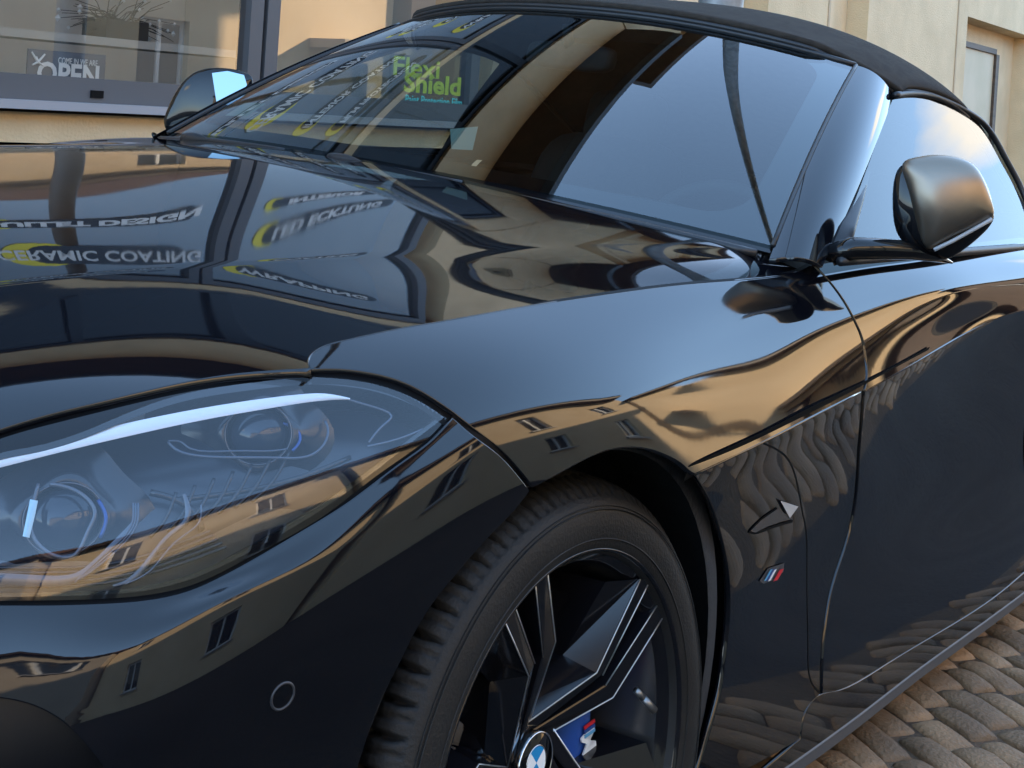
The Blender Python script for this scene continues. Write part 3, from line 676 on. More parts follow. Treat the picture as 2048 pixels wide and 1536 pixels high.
# rear quarter
_bb = np.linspace(.5, 3.4, 300)
def b_at(x_, z_): zz_ = UP.f(np.full(300, x_), _bb)[:, 2]; return float(_bb[int(np.argmin(abs(zz_-z_)))])
def zlow(x_): d = abs(x_-2.47); return .345+math.sqrt(.365**2-d*d) if d < .363 else .27
xl = sorted(set([round(v, 3) for v in np.arange(1.96, 3.2, .03)]+[2.107, 2.108, 2.832, 2.833]))
qo = [(1.96, b_) for b_ in np.arange(-.3, b_at(1.96, .27)-.05, .1)]+[(x_, b_at(x_, zlow(x_))) for x_ in xl]+[(3.2, b_) for b_ in np.arange(b_at(3.2, .27)-.05, -.3, -.1)]+[(a_, -.3) for a_ in np.arange(3.15, 1.97, -.05)]
cc(panel('rear_quarter', UP, qo, PAINT, None, (.04, .1), param=True))
# bonnet
def hb_(a, b): return (a, b)
hin = HOOD.inv(curve([(q_[0], q_[1]) for q_ in [(1612, 537)]+S1L[::-1]+[(700, 678)]][0:8], 6))
edge = [tuple(p) for p in HOOD.inv(curve([(1612, 534)]+[(u, v-1.5) for u, v in S1L[::-1]], 5))]
edge = [(a_, min(b_, 2.0)) for a_, b_ in edge]
e2 = [tuple(p) for p in HOOD.inv(curve([(700, 677), (655, 688), (626, 703), (614, 722), (619, 739)], 5))]
e3 = [tuple(p) for p in HOOD.inv(curve([(619, 736)]+[(u, v-6) for u, v in HLTOP[1:]], 5))]
front = [(-.80, b_) for b_ in np.arange(1.7, -1.8, -.1)]
near = edge[:-1]+e2[:-1]+e3
near = [p for p in near if p[0] > -.78]
far = [(a_, -b_) for a_, b_ in near[::-1]]
_hr = spl([0, .6, 1.24, 2.0], [.528, .568, .640, .692]); rear = [(float(_hr(abs(b_))), b_) for b_ in np.arange(-1.9, 1.95, .1)]
front = [(-.79-.02*(1-abs(b_)/1.9), b_) for b_ in np.arange(near[-1][1]-.1, far[0][1]+.05, -.1)]
bonnet = cc(panel('bonnet', HOOD, near+front+far+rear, PAINT, None, (.02, .05), param=True))
# far side of the body, mirrored
def mirror_grid(name, S_, a0, a1, b0, b1, m_, da=.04, db=.1):
    A_, B_ = np.meshgrid(np.arange(a0, a1+1e-6, da), np.arange(b0, b1+1e-6, db), indexing='ij'); P = S_.f(A_, B_); P[..., 1] *= -1
    n0, n1 = A_.shape; V = P.reshape(-1, 3); F = [(i*n1+j, i*n1+j+1, (i+1)*n1+j+1, (i+1)*n1+j) for i in range(n0-1) for j in range(n1-1)]
    o = mesh(name, V, F, m_, None, True); return cc(o)
mirror_grid('fender', UP, -.80, .68, .0, 3.2, PAINT); mirror_grid('door', UP, .69, 1.95, -.1, 3.2, PAINT); mirror_grid('rear_quarter', UP, 1.96, 3.2, -.3, 3.2, PAINT)
# front corner of the bumper below the lamp
GL = [(-260, 1215), (-120, 1214), (0, 1213), (100, 1213), (200, 1210), (290, 1203), (376, 1184), (450, 1152), (523, 1112), (620, 1055), (700, 1005), (800, 930), (860, 886), (906, 838)]
bo = [tuple(p) for p in BUMP.inv(curve(GL, 4))]
b2 = [tuple(p) for p in BUMP.inv(curve([(906, 838), (948, 874), (995, 910), (1026, 942), (1058, 982)], 5))]
AF = [(1058, 982), (1028, 1020), (973, 1077), (919, 1139), (868, 1202), (825, 1272), (798, 1327), (770, 1381), (747, 1436), (725, 1500), (705, 1570), (690, 1650)]
b3 = [tuple(p) for p in BUMP.inv(curve(AF, 5))]
TR = [(700, 1760), (500, 1760), (330, 1700), (240, 1580), (195, 1512), (135, 1447), (72, 1410), (0, 1393), (-100, 1392), (-250, 1400)]
b4 = [tuple(p) for p in BUMP.inv(curve(TR, 5))]
bout = bo[:-1]+b2[:-1]+b3[:-1]+b4
bumper = cc(panel('front_bumper', BUMP, bout, PAINT, None, (.015, .05), param=True))
# dark air intake at the corner
ti = [tuple(p) for p in BUMP.inv(curve([(-250, 1404), (-100, 1396), (0, 1397), (70, 1414), (132, 1451), (191, 1516), (236, 1584), (326, 1704), (380, 1760)], 5))]
ti2 = ti+[(a_, 3.6) for a_ in np.arange(ti[-1][0], -.84, -.04)]
cc(panel('air_intake', BUMP, ti2, mat('intake_black', (.004, .004, .005), .35, ior=1.35), None, (.02, .06), param=True, off=-.012))
mirror_grid('front_bumper', BUMP, -.84, -.3, .0, 4, PAINT)
# nose between the lamps
Pn = []; 
for b_ in np.linspace(0, 4, 17):
    p = BUMP.f(-.84, b_); Pn.append([np.array([-.84-.03*(1-(k/8)**2), p[1]*(-k/8), p[2]]) for k in range(-8, 9)])
V = np.array(Pn).reshape(-1, 3); F = [(i*17+j, i*17+j+1, (i+1)*17+j+1, (i+1)*17+j) for i in range(16) for j in range(16)]
cc(mesh('nose_panel', V, F, PAINT, None, True))
def seam(name, S_, pts, w_=.006, off=-.004, m_=GAP, px=True, n=6, lift=0):
    P = S_.inv(curve(pts, n)) if px else np.array(pts); X = S_.f(P[:, 0], P[:, 1]); Nn = S_.norm(P[:, 0], P[:, 1])
    sg = np.sign(((CAM-X)*Nn).sum(1))[:, None]; Nn = Nn*np.sign(np.median(sg)); T = np.gradient(X, axis=0); Bn = np.cross(T, Nn); Bn /= np.linalg.norm(Bn, axis=1)[:, None]+1e-12
    X = X+Nn*off; V = np.concatenate([X-Bn*w_, X+Bn*w_]); k = len(X); F = [(i, i+1, k+i+1, k+i) for i in range(k-1)]
    return cc(mesh(name, V, F, m_, None, True))
seam('shut_line', UP, HSIDE+S1L[1:]+[(1624, 528)]); seam('shut_line', UP, DCUT, .008); seam('shut_line', UP, FCUT+FCUT2[1:], .012, -.006)
seam('shut_line', LOW, LC, .008); seam('shut_line', LOW, [(1380, 954)]+C1A[::-1]+[(1861, 708)], .012, -.006); seam('shut_line', UP, HLTOP, .012, -.008)
seam('shut_line', BUMP, GL, .014, -.008); seam('shut_line', BUMP, [(906, 838), (948, 874), (995, 910), (1026, 942), (1058, 982)], .010, -.006)
seam('shut_line', LOW, [(1600, 1478), (1613, 1421), (1641, 1390)]+DBS[1:], .008)
seam('panel_groove', LOW, [(1528, 887), (1560, 903), (1580, 925), (1596, 975), (1606, 1030), (1612, 1060), (1614, 1150), (1616, 1300), (1622, 1362), (1641, 1388)], .0014, .0006)
seam('panel_groove', UP, [(1240, 818), (1262, 800), (1275, 870), (1278, 893)], .0010, .0006) if False else None

# ---- windscreen
def wsf(a, b):
    a = np.asarray(a, float); b = np.asarray(b, float); a, b = np.broadcast_arrays(a, b); k = 1-np.abs(a)**2.3
    x0, y0, z0 = .646-.115*k, .783*a, .908+.032*k; x1, y1, z1 = 1.232-.13*k, .634*a, 1.249+.058*k
    bl = 4*b*(1-b)*.016
    return np.stack([x0+(x1-x0)*b-bl*.5, y0+(y1-y0)*b, z0+(z1-z0)*b+bl*.87], -1)
WS = Surf(wsf, np.arange(-1, 1.01, .04), np.arange(0, 1.01, .04))
WGL = glass('windscreen_glass', (.42, .50, .50), 1.52, 0, .05)
def rr(a0, a1, b0, b1, r, n=6):
    o = []
    for (cx, cy, t0) in ((a1-r[0], b1-r[1], 0), (a0+r[0], b1-r[1], 90), (a0+r[0], b0+r[1], 180), (a1-r[0], b0+r[1], 270)):
        for i in range(n+1):
            t = math.radians(t0+90*i/n); o.append((cx+r[0]*math.cos(t), cy+r[1]*math.sin(t)))
    return o
wsh = cc(panel('windscreen', WS, [(a_, 0) for a_ in np.linspace(-1, 1, 41)[:-1]]+[(1, b_) for b_ in np.linspace(0, 1, 21)[:-1]]+[(a_, 1) for a_ in np.linspace(1, -1, 41)[:-1]]+[(-1, b_) for b_ in np.linspace(1, 0, 21)[:-1]], WGL, None, (.05, .06), param=True, skirt=False))
inner = rr(-.925, .925, .07, .95, (.10, .12))
cc(panel('glass_border', WS, [(a_, -.02) for a_ in np.linspace(-1, 1, 41)[:-1]]+[(1, b_) for b_ in np.linspace(0, 1.0, 21)[:-1]]+[(a_, 1) for a_ in np.linspace(1, -1, 41)[:-1]]+[(-1, b_) for b_ in np.linspace(1, 0, 21)[:-1]], GLOSSB, None, (.05, .05), param=True, skirt=False, off=-.004, holes=[inner]), wsh)
mb = MB(); mb.tube([wsf(-1.0, b_)+np.array([0, -.001, .0]) for b_ in np.linspace(0, 1, 20)], .0045, 8); mb.tube([wsf(a_, 1.0) for a_ in np.linspace(-1, 1, 40)], .006, 8); mb.tube([wsf(1.0, b_) for b_ in np.linspace(0, 1, 20)], .005, 8)
cc(mb.build('glass_seal', RUB, None, True), wsh)
# wipers and cowl
mb = MB()
mb.tube([wsf(a_, -.02)+np.array([-.010, 0, -.008]) for a_ in np.linspace(-.98, .98, 50)], .007, 8); cc(mb.build('cowl', PLAST, None, True))
for a0, a1 in ((.80, .30), (.12, -.30)):
    mb = MB(); A_ = np.linspace(a0, a1, 16); mb.tube([wsf(a_, -.012)+np.array([-.016, 0, -.006]) for a_ in A_], [.012, .014, .014, .011]+[.006]*12, 8)
    cc(mb.build('wiper', RUB, None, True))
# ---- windscreen pillars
def pilf(sg):
    def f(a, b):
        a = np.asarray(a, float); b = np.asarray(b, float); a, b = np.broadcast_arrays(a, b)
        G_ = wsf(-1.0+0*b, b); O0 = np.array([.700, -.848, .885]); O1 = np.array([1.333, -.682, 1.1975]); O_ = O0+(O1-O0)*b[..., None]
        O_ = O_+np.array([0, -.008, .012])*(4*b*(1-b))[..., None]
        Cc = (G_+O_)/2+np.array([-.45, -.62, .64])*.034; a_ = a[..., None]
        P = G_*(1-a_)**2+2*Cc*a_*(1-a_)+O_*a_**2; P[..., 1] *= sg; return P
    return f
for sg in (1, -1):
    PS = Surf(pilf(sg), np.arange(-.1, 1.2, .05), np.arange(-.2, 1.1, .05))
    cc(panel('windscreen_pillar', PS, [(a_, -.05+.05*a_) for a_ in np.linspace(.03, 1, 10)]+[(1, b_) for b_ in np.linspace(.03, 1, 24)]+[(a_, 1+.0*a_) for a_ in np.linspace(.95, .05, 10)]+[(.03, b_) for b_ in np.linspace(1, -.03, 24)], PAINT, None, (.08, .05), param=True, flip=(1 if sg == 1 else None)))
# ---- side windows
def swf(sg):
    def f(a, b):
        a = np.asarray(a, float); b = np.asarray(b, float); a, b = np.broadcast_arrays(a, b)
        t = (b-.90)/.30; y = -(.852-.165*t); return np.stack([a, y*sg, b], -1)
    return f
SW = Surf(swf(1), np.arange(.6, 3, .03), np.arange(.8, 1.3, .02)); SWF = Surf(swf(-1), np.arange(.6, 3, .03), np.arange(.8, 1.3, .02))
SGL = glass('side_glass', (.30, .34, .34), 1.40, 0, .0)
swo_px = [(1787, 194), (1820, 190), (1862, 195), (1906, 212), (1939, 230), (1967, 252), (1992, 288), (2012, 325), (2037, 372), (2060, 430), (2078, 482)]
top = [tuple(p) for p in SW.inv(curve(swo_px, 5))]
low = [(x_, .905+.013*(x_-1)) for x_ in np.arange(top[-1][0]-.03, .76, -.05)]
swo = top+low+[(.735, .902)]
sw = cc(panel('side_window', SW, swo, SGL, None, (.05, .04), param=True, skirt=False))
swo_f = [p for p in swo if p[0] < 1.72]; k0 = [i for i in range(len(top)) if top[i][0] < 1.72][-1]; swo_f = top[:k0+1]+[(1.76, 1.10), (1.755, 1.0), (1.70, .93)]+[p for p in low if p[0] < 1.66]+[(.735, .902)]
swf2 = panel('side_window', SWF, swo_f, glass('far_side_glass', (.80, .86, .84), 1.5, 0, 0), None, (.05, .04), param=True, skirt=False); cc(swf2)
for sg, SS in ((1, SW), (-1, SWF)):
    mb = MB(); mb.tube([SS.f(p[0], p[1])+np.array([0, -.002*sg, .004]) for p in top], .007, 8); cc(mb.build('window_seal', RUB, None, True), sw if sg == 1 else swf2)
    mb = MB(); mb.tube([SS.f(x_, .900+.013*(x_-1))+np.array([0, -.006*sg, -.002]) for x_ in np.arange(.74, top[-1][0]+.3, .06)], .008, 8); cc(mb.build('waist_seal', RUB, None, True), sw if sg == 1 else swf2)
# door top shelf between the skin and the glass
# ---- fabric roof
RF = [(1.45, .680, 1.222, 1.372), (1.74, .685, 1.206, 1.352), (2.0, .695, 1.108, 1.255), (2.35, .695, .968, 1.12), (2.75, .64, .925, .99), (3.0, .60, .91, .93)]
RF = np.array(RF); _rfc = spl(np.r_[.15, .30, .5, .68, .84, 1.0][:len(RF)], RF) if False else None
def rooff(a, c):
    a = np.asarray(a, float); c = np.asarray(c, float); a, c = np.broadcast_arrays(a, c)
    aa = np.clip(np.abs(a), 0, 1); sgn = np.sign(a)
    phi = aa*math.pi/2
    k = 1-aa**2.3
    # stations: header, then the table; the header follows the top of the windscreen and runs down the pillar at its end
    hx, hy, hz = 1.232-.13*k, .634*aa, 1.249+.058*k+.012
    e = np.clip((aa-.86)/.14, 0, 1); e = e*e*(3-2*e)
    hx = hx+e*(1.36-hx); hy = hy+e*(.682-hy); hz = hz+e*(1.205-hz)
    X = [hx]; Y = [hy]; Z = [hz]
    for (x_, ys, zs, zc) in RF:
        X.append(x_+0*aa); Y.append(ys*np.sin(phi)**.72); Z.append(zs+(zc-zs)*np.cos(phi)**.62 if False else zs+(zc-zs)*(1-aa**2.6)**.8)
        Y[-1] = ys*aa**.93
    X, Y, Z = [np.stack(q_, -1) for q_ in (X, Y, Z)]
    W = _RW(c); return np.stack([(W*X).sum(-1), sgn*(W*Y).sum(-1), (W*Z).sum(-1)], -1)
_RW = spl([0, .17, .36, .54, .73, .92, 1.0], np.eye(7))
FAB = noisy('black_fabric', (.022, .017, .013), (.034, .027, .021), 40, 1.0, .35, bscale=700)
av = np.r_[np.linspace(-1, -.6, 18), np.linspace(-.58, .58, 30), np.linspace(.6, 1, 18)]; cv = np.linspace(0, 1, 50); A_, C_ = np.meshgrid(av, cv, indexing='ij'); P = rooff(A_, C_)
n0, n1 = A_.shape; F = [(i*n1+j, (i+1)*n1+j, (i+1)*n1+j+1, i*n1+j+1) for i in range(n0-1) for j in range(n1-1)]
roof = cc(mesh('soft_top', P.reshape(-1, 3), F, FAB, None, True))
md = roof.modifiers.new('thick', 'SOLIDIFY'); md.thickness = .012; md.offset = -1
mb = MB(); mb.tube([rooff(a_, .06)+np.array([0, 0, .001]) for a_ in np.linspace(-.99, .99, 80)], .0022, 6); cc(mb.build('roof_stitching', FAB, None, True), roof)
mb = MB(); mb.tube([rooff(a_, .0)+np.array([-.002, 0, -.004]) for a_ in np.linspace(-.97, .97, 60)], .005, 8); cc(mb.build('header_seal', RUB, None, True), roof)
for sg in (-1, 1):
    mb = MB(); mb.tube([rooff(sg*.999, c_)+np.array([0, sg*.0, -.004]) for c_ in np.linspace(.0, .9, 30)], .007, 8); cc(mb.build('roof_rail_seal', RUB, None, True), roof)
# fabric quarters behind the side windows, from the roof edge down to the waist
for sg, xa in ((1, 1.74), (-1, 2.0)):
    E_ = np.array([rooff(.9995*sg, c_) for c_ in np.linspace(0, 1, 200)]); V = []; n_ = 0
    for x_ in np.linspace(xa, 2.98, 26):
        k = int(np.argmin(abs(E_[:, 0]-x_))); t_ = E_[k]; b_ = np.array([x_-(.05 if x_ < 1.8 and sg == 1 else 0), sg*float(np.interp(x_, [1.7, 2.5, 3.0], [.845, .80, .70])), .895])
        for f_ in np.linspace(0, 1, 7): V.append(t_*(1-f_)+b_*f_+np.array([0, sg*.012*math.sin(math.pi*f_), 0]))
        n_ += 1
    cc(mesh('fabric_quarter', V, [(i*7+j, i*7+j+1, (i+1)*7+j+1, (i+1)*7+j) for i in range(n_-1) for j in range(6)], FAB, None, True))
# ---- rear deck
dk = MB(); V = []; 
for x_ in np.linspace(2.6, 3.2, 8):
    q_ = _sf(x_); V.append([(x_, y_*abs(q_[0]), q_[1]+.03*(1-y_*y_)) for y_ in np.linspace(-1, 1, 13)])
V = np.array(V).reshape(-1, 3); F = [(i*13+j, (i+1)*13+j, (i+1)*13+j+1, i*13+j+1) for i in range(7) for j in range(12)]
cc(mesh('boot_lid', V, F, PAINT, None, True))
V = []
for b_ in np.linspace(0, 3.2, 12):
    p = UP.f(3.2, b_); V.append([(3.2+.04*(1-(k/8)**2), p[1]*(-k/8), p[2]) for k in range(-8, 9)])
V = np.array(V).reshape(-1, 3); cc(mesh('rear_bumper', V, [(i*17+j, i*17+j+1, (i+1)*17+j+1, (i+1)*17+j) for i in range(11) for j in range(16)], PAINT, None, True))
# ---- cabin
CAB = noisy('cabin_black', (.012, .012, .013), (.02, .02, .022), 30, .7, .1)
mb = MB(); mb.box((.72, -.80, .14), (3.15, .80, .17)); mb.box((.70, -.80, .17), (.74, .80, .80)); mb.box((2.35, -.78, .17), (2.5, .78, .96)); cc(mb.build('cabin_floor', CAB))
def loft(name, secs, m_, parent=None, closed=True):
    n = len(secs[0]); V = [tuple(p) for s_ in secs for p in s_]; F = [(i*n+j, i*n+(j+1) % n, (i+1)*n+(j+1) % n, (i+1)*n+j) for i in range(len(secs)-1) for j in range(n if closed else n-1)]
    if closed: F += [tuple(range(n))[::-1], tuple((len(secs)-1)*n+j for j in range(n))]
    return mesh(name, V, F, m_, parent, True)
secs = []
for y_ in np.linspace(-.76, .76, 30):
    h = .028*math.exp(-((y_+.38)/.17)**4)
    secs.append([(.60, y_, .80), (.62, y_, .885), (.72, y_, .902), (.88, y_, .905+h), (.98, y_, .890+h), (1.01, y_, .85), (1.0, y_, .62), (.9, y_, .55)])
cc(loft('dashboard', secs, CAB))
mb = MB(); an = np.linspace(0, 2*math.pi, 33); cs = np.array([1.17, -.38, .80]); e1 = np.array([0, 1., 0]); e2 = np.array([.42, 0, .907]); mb.tube([cs+.18*(e1*math.cos(t)+e2*math.sin(t)) for t in an], .015, 10, False)
for t in (0, math.pi, -math.pi/2): mb.tube([cs, cs+.18*(e1*math.cos(t)+e2*math.sin(t))], .014, 8)
mb.tube([cs+np.array([-.0, 0, 0]), cs+np.array([-.16, 0, .02])], .05, 14); cc(mb.build('steering_wheel', CAB, None, True))
def rbox(c, d, r=.35, n=14, lean=0.):
    V = []; F = []
    for i in range(n+1):
        t = math.pi*i/n-math.pi/2
        for j in range(2*n):
            p = math.pi*j/n; f_ = lambda x_: math.copysign(abs(x_)**r, x_)
            q = np.array([f_(math.cos(t))*f_(math.cos(p)), f_(math.cos(t))*f_(math.sin(p)), f_(math.sin(t))])*np.array(d)/2
            V.append((c[0]+q[0]+q[2]*lean, c[1]+q[1], c[2]+q[2]))
    m2 = 2*n
    for i in range(n):
        for j in range(m2): F.append((i*m2+j, i*m2+(j+1) % m2, (i+1)*m2+(j+1) % m2, (i+1)*m2+j))
    return V, F
for sy in (-.37, .37):
    seat = empty('seat', (1.7, sy, .2)); cc(seat)
    seat.matrix_parent_inverse = Matrix.Translation(-car.location)
    for nm, c, d, ln in (('cushion', (1.55, sy, .42), (.50, .50, .20), 0), ('backrest', (1.86, sy, .72), (.16, .48, .62), .25), ('headrest', (1.97, sy, 1.08), (.10, .25, .17), .2)):
        V, F = rbox(c, d, .45, 12, ln); o = mesh(nm, V, F, CAB, None, True); o.parent = seat; o.matrix_parent_inverse = Matrix.Translation((-1.7, -sy, -.2))
mb = MB(); V, F = rbox((1.13, 0, 1.205), (.05, .24, .065), .5, 10, .1); mb.add(V, F); mb.tube([(1.10, 0, 1.275), (1.12, 0, 1.22)], .012, 8); cc(mb.build('rear_view_mirror', CAB, None, True))
for nm, px, lab in (('paper_slip', [(490, 205), (531, 207), (495, 232), (450, 231)], 'small pale green paper slip on the far end of the dashboard'), ('paper_slip', [(900, 258), (956, 253), (945, 300), (903, 298)], 'pale printed parking paper upright behind the middle of the windscreen')):
    V = []
    for (u, v) in px:
        d = ray(u, v); p = WS.inv([(u, v)])[0]; X = wsf(p[0], p[1]); V.append(X+d*.03)
    n_ = np.cross(V[1]-V[0], V[2]-V[0]); n_ /= np.linalg.norm(n_); V2 = V+[v+n_*.0006 for v in V]
    o = mesh(nm, V2, [(0, 1, 2, 3), (7, 6, 5, 4)]+[(i, (i+1) % 4, 4+(i+1) % 4, 4+i) for i in range(4)], mat('pale_green_paper', (.30, .33, .27), .6), None, False); tag(o, lab, 'paper')
# ---- door mirrors
def inflate(px, plane_pt, nrm, front, back, rings=10, p=2.4):
    nrm = np.array(nrm, float); nrm /= np.linalg.norm(nrm); O = np.array([atplane(u, v, plane_pt, nrm) for u, v in curve(px, 5, True)]); c = O.mean(0); n = len(O); V = []; F = []
    sc = [math.sin(math.pi/2*i/rings) for i in range(rings+1)]
    ra = np.linalg.norm(O-c, axis=1).mean(); EL = np.array([c+(o-c)/np.linalg.norm(o-c)*ra for o in O])
    def pt(o, e, s_): k_ = s_**3; return c+((e-c)*(1-k_)+(o-c)*k_)*s_
    for s_ in sc[1:]: V += [tuple(pt(o, e, s_)+nrm*front*(max(0, 1-s_**p))**.6) for o, e in zip(O, EL)]
    for s_ in sc[::-1][1:-1]: V += [tuple(pt(o, e, s_)-nrm*back*(max(0, 1-s_**p))**.6) for o, e in zip(O, EL)]
    m_ = len(V)//n; V += [tuple(c+nrm*front), tuple(c-nrm*back)]
    for i in range(m_-1):
        for j in range(n): F.append((i*n+j, i*n+(j+1) % n, (i+1)*n+(j+1) % n, (i+1)*n+j))
    for j in range(n): F.append((m_*n, j, (j+1) % n)) ; 
    for j in range(n): F.append((m_*n+1, (m_-1)*n+(j+1) % n, (m_-1)*n+j))
    # orientation
    a, b, c_ = [np.array(V[i]) for i in (m_*n, 0, 1)]
    bm = bmesh.new(); vv = [bm.verts.new(v) for v in V]; [bm.faces.new([vv[i] for i in f]) for f in F]; bmesh.ops.recalc_face_normals(bm, faces=bm.faces); bm.verts.index_update()
    F = [tuple(v.index for v in f.verts) for f in bm.faces]; bm.free()
    return V, F
mir = empty('door_mirror', (.86, -.95, .93)); cc(mir); mir.matrix_parent_inverse = Matrix.Translation(-car.location)
def mc(o, m_): o.parent = m_; o.matrix_parent_inverse = Matrix.Translation(-m_.location); return o
mp_ = aty(1885, 405, -.955); mn = (-.86, -.50, .10)
HOUS = [(1812, 326), (1850, 314), (1890, 312), (1925, 318), (1950, 332), (1969, 360), (1982, 395), (1988, 428), (1984, 446), (1950, 482), (1915, 508), (1884, 519), (1862, 508), (1830, 498), (1805, 482), (1791, 455), (1786, 405), (1789, 358), (1797, 337)]
V, F = inflate(HOUS, mp_, mn, .032, .075); mc(mesh('mirror_housing', V, F, GLOSSB, None, True), mir)
CAPO = [(1806, 326), (1835, 314), (1862, 310), (1895, 311), (1922, 317), (1948, 331), (1967, 359), (1980, 392), (1988, 425), (1982, 436), (1925, 466), (1880, 490), (1857, 498), (1842, 478), (1832, 450), (1821, 403), (1811, 362)]
CAPM = mat('cerium_grey', (.26, .215, .17), .34, .9); nv = np.array(mn)/np.linalg.norm(mn)
V, F = inflate(CAPO, mp_+nv*.020, mn, .036, .02); mc(mesh('mirror_cap', V, F, CAPM, None, True), mir)
mb = MB(); mb.tube([atplane(u, v, mp_+nv*.030, nv) for u, v in ((1868, 500), (1905, 482), (1945, 460), (1984, 438))], .0035, 8); mc(mb.build('indicator_strip', mat('clear_plastic', (.35, .35, .36), .1), None, True), mir)
mb = MB(); mb.tube([aty(1660, 512, -.835), aty(1700, 497, -.862), aty(1755, 497, -.89), aty(1815, 500, -.92), aty(1862, 510, -.945), aty(1903, 525, -.955)], [.022, .024, .0225, .02, .014, .003], 16, flat=(1, .8)); mc(mb.build('mirror_arm', GLOSSB, None, True), mir)
mb = MB(); pts = [aty(1734, 344, -.765), aty(1712, 400, -.795), aty(1690, 455, -.825), aty(1668, 515, -.845)]; mb.tube(pts, [.006, .013, .018, .022], 10, flat=(1, .5)); mc(mb.build('mirror_sail', RUB, None, True), mir)
fmi = empty('door_mirror', (.86, .95, .93)); cc(fmi); fmi.matrix_parent_inverse = Matrix.Translation(-car.location)
fp = aty(415, 185, .95); fn_ = np.array([-.80, -.58, .12]); fn_ /= np.linalg.norm(fn_)
V, F = inflate([(328, 246), (336, 215), (352, 184), (372, 160), (398, 143), (430, 136), (465, 138), (490, 145), (503, 153), (502, 180), (480, 230), (440, 262), (380, 275), (340, 268)], fp, fn_, .025, .07); mc(mesh('mirror_housing', V, F, GLOSSB, None, True), fmi)
g_ = [atplane(u, v, fp+fn_*.03, fn_) for u, v in ((424, 146), (455, 142), (488, 150), (494, 170), (470, 200), (433, 205))]
mc(mesh('sky_patch', g_, [tuple(range(6))[::-1]], mat('sky_patch_metal', (.22, .28, .31), .02, 1.0), None, False), fmi)  # reflective patch added on the housing front to show a piece of sky
mb = MB(); mb.tube([aty(380, 262, .84), aty(400, 250, .92)], .02, 10); mc(mb.build('mirror_arm', GLOSSB, None, True), fmi)

# ---- front wheel
WC = np.array([.0181, -.80, .3122]); wn_ = np.array([.0101, -.9938, .1109]); wx_ = np.array([.99995, .0102, 0]); wz_ = np.cross(wx_, wn_); wz_ = wz_ if wz_[2] > 0 else -wz_
def WL(r, an, off): return WC+wx_*(r*math.cos(an))+wz_*(r*math.sin(an))+wn_*off
def WX(x_, y_, off): return WC+wx_*x_+wz_*y_+wn_*off
def revolve(name, prof, m_, parent, n=128, mod=None, closed=False):
    V = []; F = []; k = len(prof)
    for i in range(n):
        a_ = 2*math.pi*i/n
        for j, (o_, r_) in enumerate(prof):
            r2, o2 = (r_, o_) if mod is None else mod(a_, j, r_, o_)
            V.append(WL(r2, a_, o2))
    for i in range(n):
        i2 = (i+1) % n
        for j in range(k-1): F.append((i*k+j, i2*k+j, i2*k+j+1, i*k+j+1))
    o = mesh(name, V, F, m_, None, True); o.parent = parent; o.matrix_parent_inverse = Matrix.Translation(-parent.location) if parent.type == 'EMPTY' else Matrix.Identity(4)
    bm = bmesh.new(); bm.from_mesh(o.data); bmesh.ops.recalc_face_normals(bm, faces=bm.faces); bm.to_mesh(o.data); bm.free(); return o
wheel = empty('wheel', tuple(WC)); cc(wheel); wheel.matrix_parent_inverse = Matrix.Translation(-car.location)
TYRE = noisy('tyre_rubber', (.0035, .0034, .0034), (.008, .0078, .0078), 9, .62, .12, bscale=260)
NB = 62
prof = [(.100, .240), (.116, .244), (.1234, .2515), (.126, .262), (.128, .275), (.1275, .290), (.123, .302), (.1175, .3085), (.1160, .3102), (.112, .3135), (.108, .3185), (.100, .3235), (.090, .3270), (.080, .3290), (.079, .3220), (.070, .3220), (.069, .3300), (.040, .3325), (.039, .325), (.028, .325), (.027, .3330), (-.027, .333), (-.028, .325), (-.039, .325), (-.040, .3325), (-.069, .33), (-.07, .322), (-.079, .322), (-.08, .329), (-.10, .3235), (-.12, .3085), (-.128, .28), (-.12, .245)]
def tmod(a, j, r, o):
    t = (a/(2*math.pi)*NB+o*1.6*(1 if abs(o) < .2 else 0)) % 1
    if 9 <= j <= 29:
        if t < .17: r -= .011*(1 if j > 9 else .35)
        elif .52 < t < .60: r -= .004
        elif j in (9, 10) and t < .55: pass
    if 2 < j < 8: r += .0004*math.sin(r*900)
    return r, o
tyre = revolve('tyre', prof, TYRE, wheel, NB*11, tmod)
for o_, r_, w_ in ((.1262, .2625, .0012), (.1270, .297, .0010), (.1248, .3005, .0008)):
    mb = MB(); mb.tube([WL(r_, t, o_) for t in np.linspace(0, 2*math.pi, 129)], w_, 6, False); o = mb.build('sidewall_rib', TYRE, None, True); o.parent = tyre

RIMM = mat('rim_black', (.006, .006, .008), .10, .0, 1.5)
rimp = [(.118, .2515), (.1235, .2512), (.1235, .2485), (.118, .2465), (.110, .2440), (.108, .236), (.098, .2300)]
rim = revolve('rim', rimp, RIMM, wheel, 160)
revolve('rim_barrel', [(.098, .2300), (.06, .2270), (.0, .2250), (-.06, .226), (-.11, .232)], mat('barrel_grey', (.16, .155, .15), .22, .8), rim, 160)
def sub(o, p): o.parent = p; o.matrix_parent_inverse = Matrix.Identity(4) if p.type != 'EMPTY' else Matrix.Translation(-p.location); return o
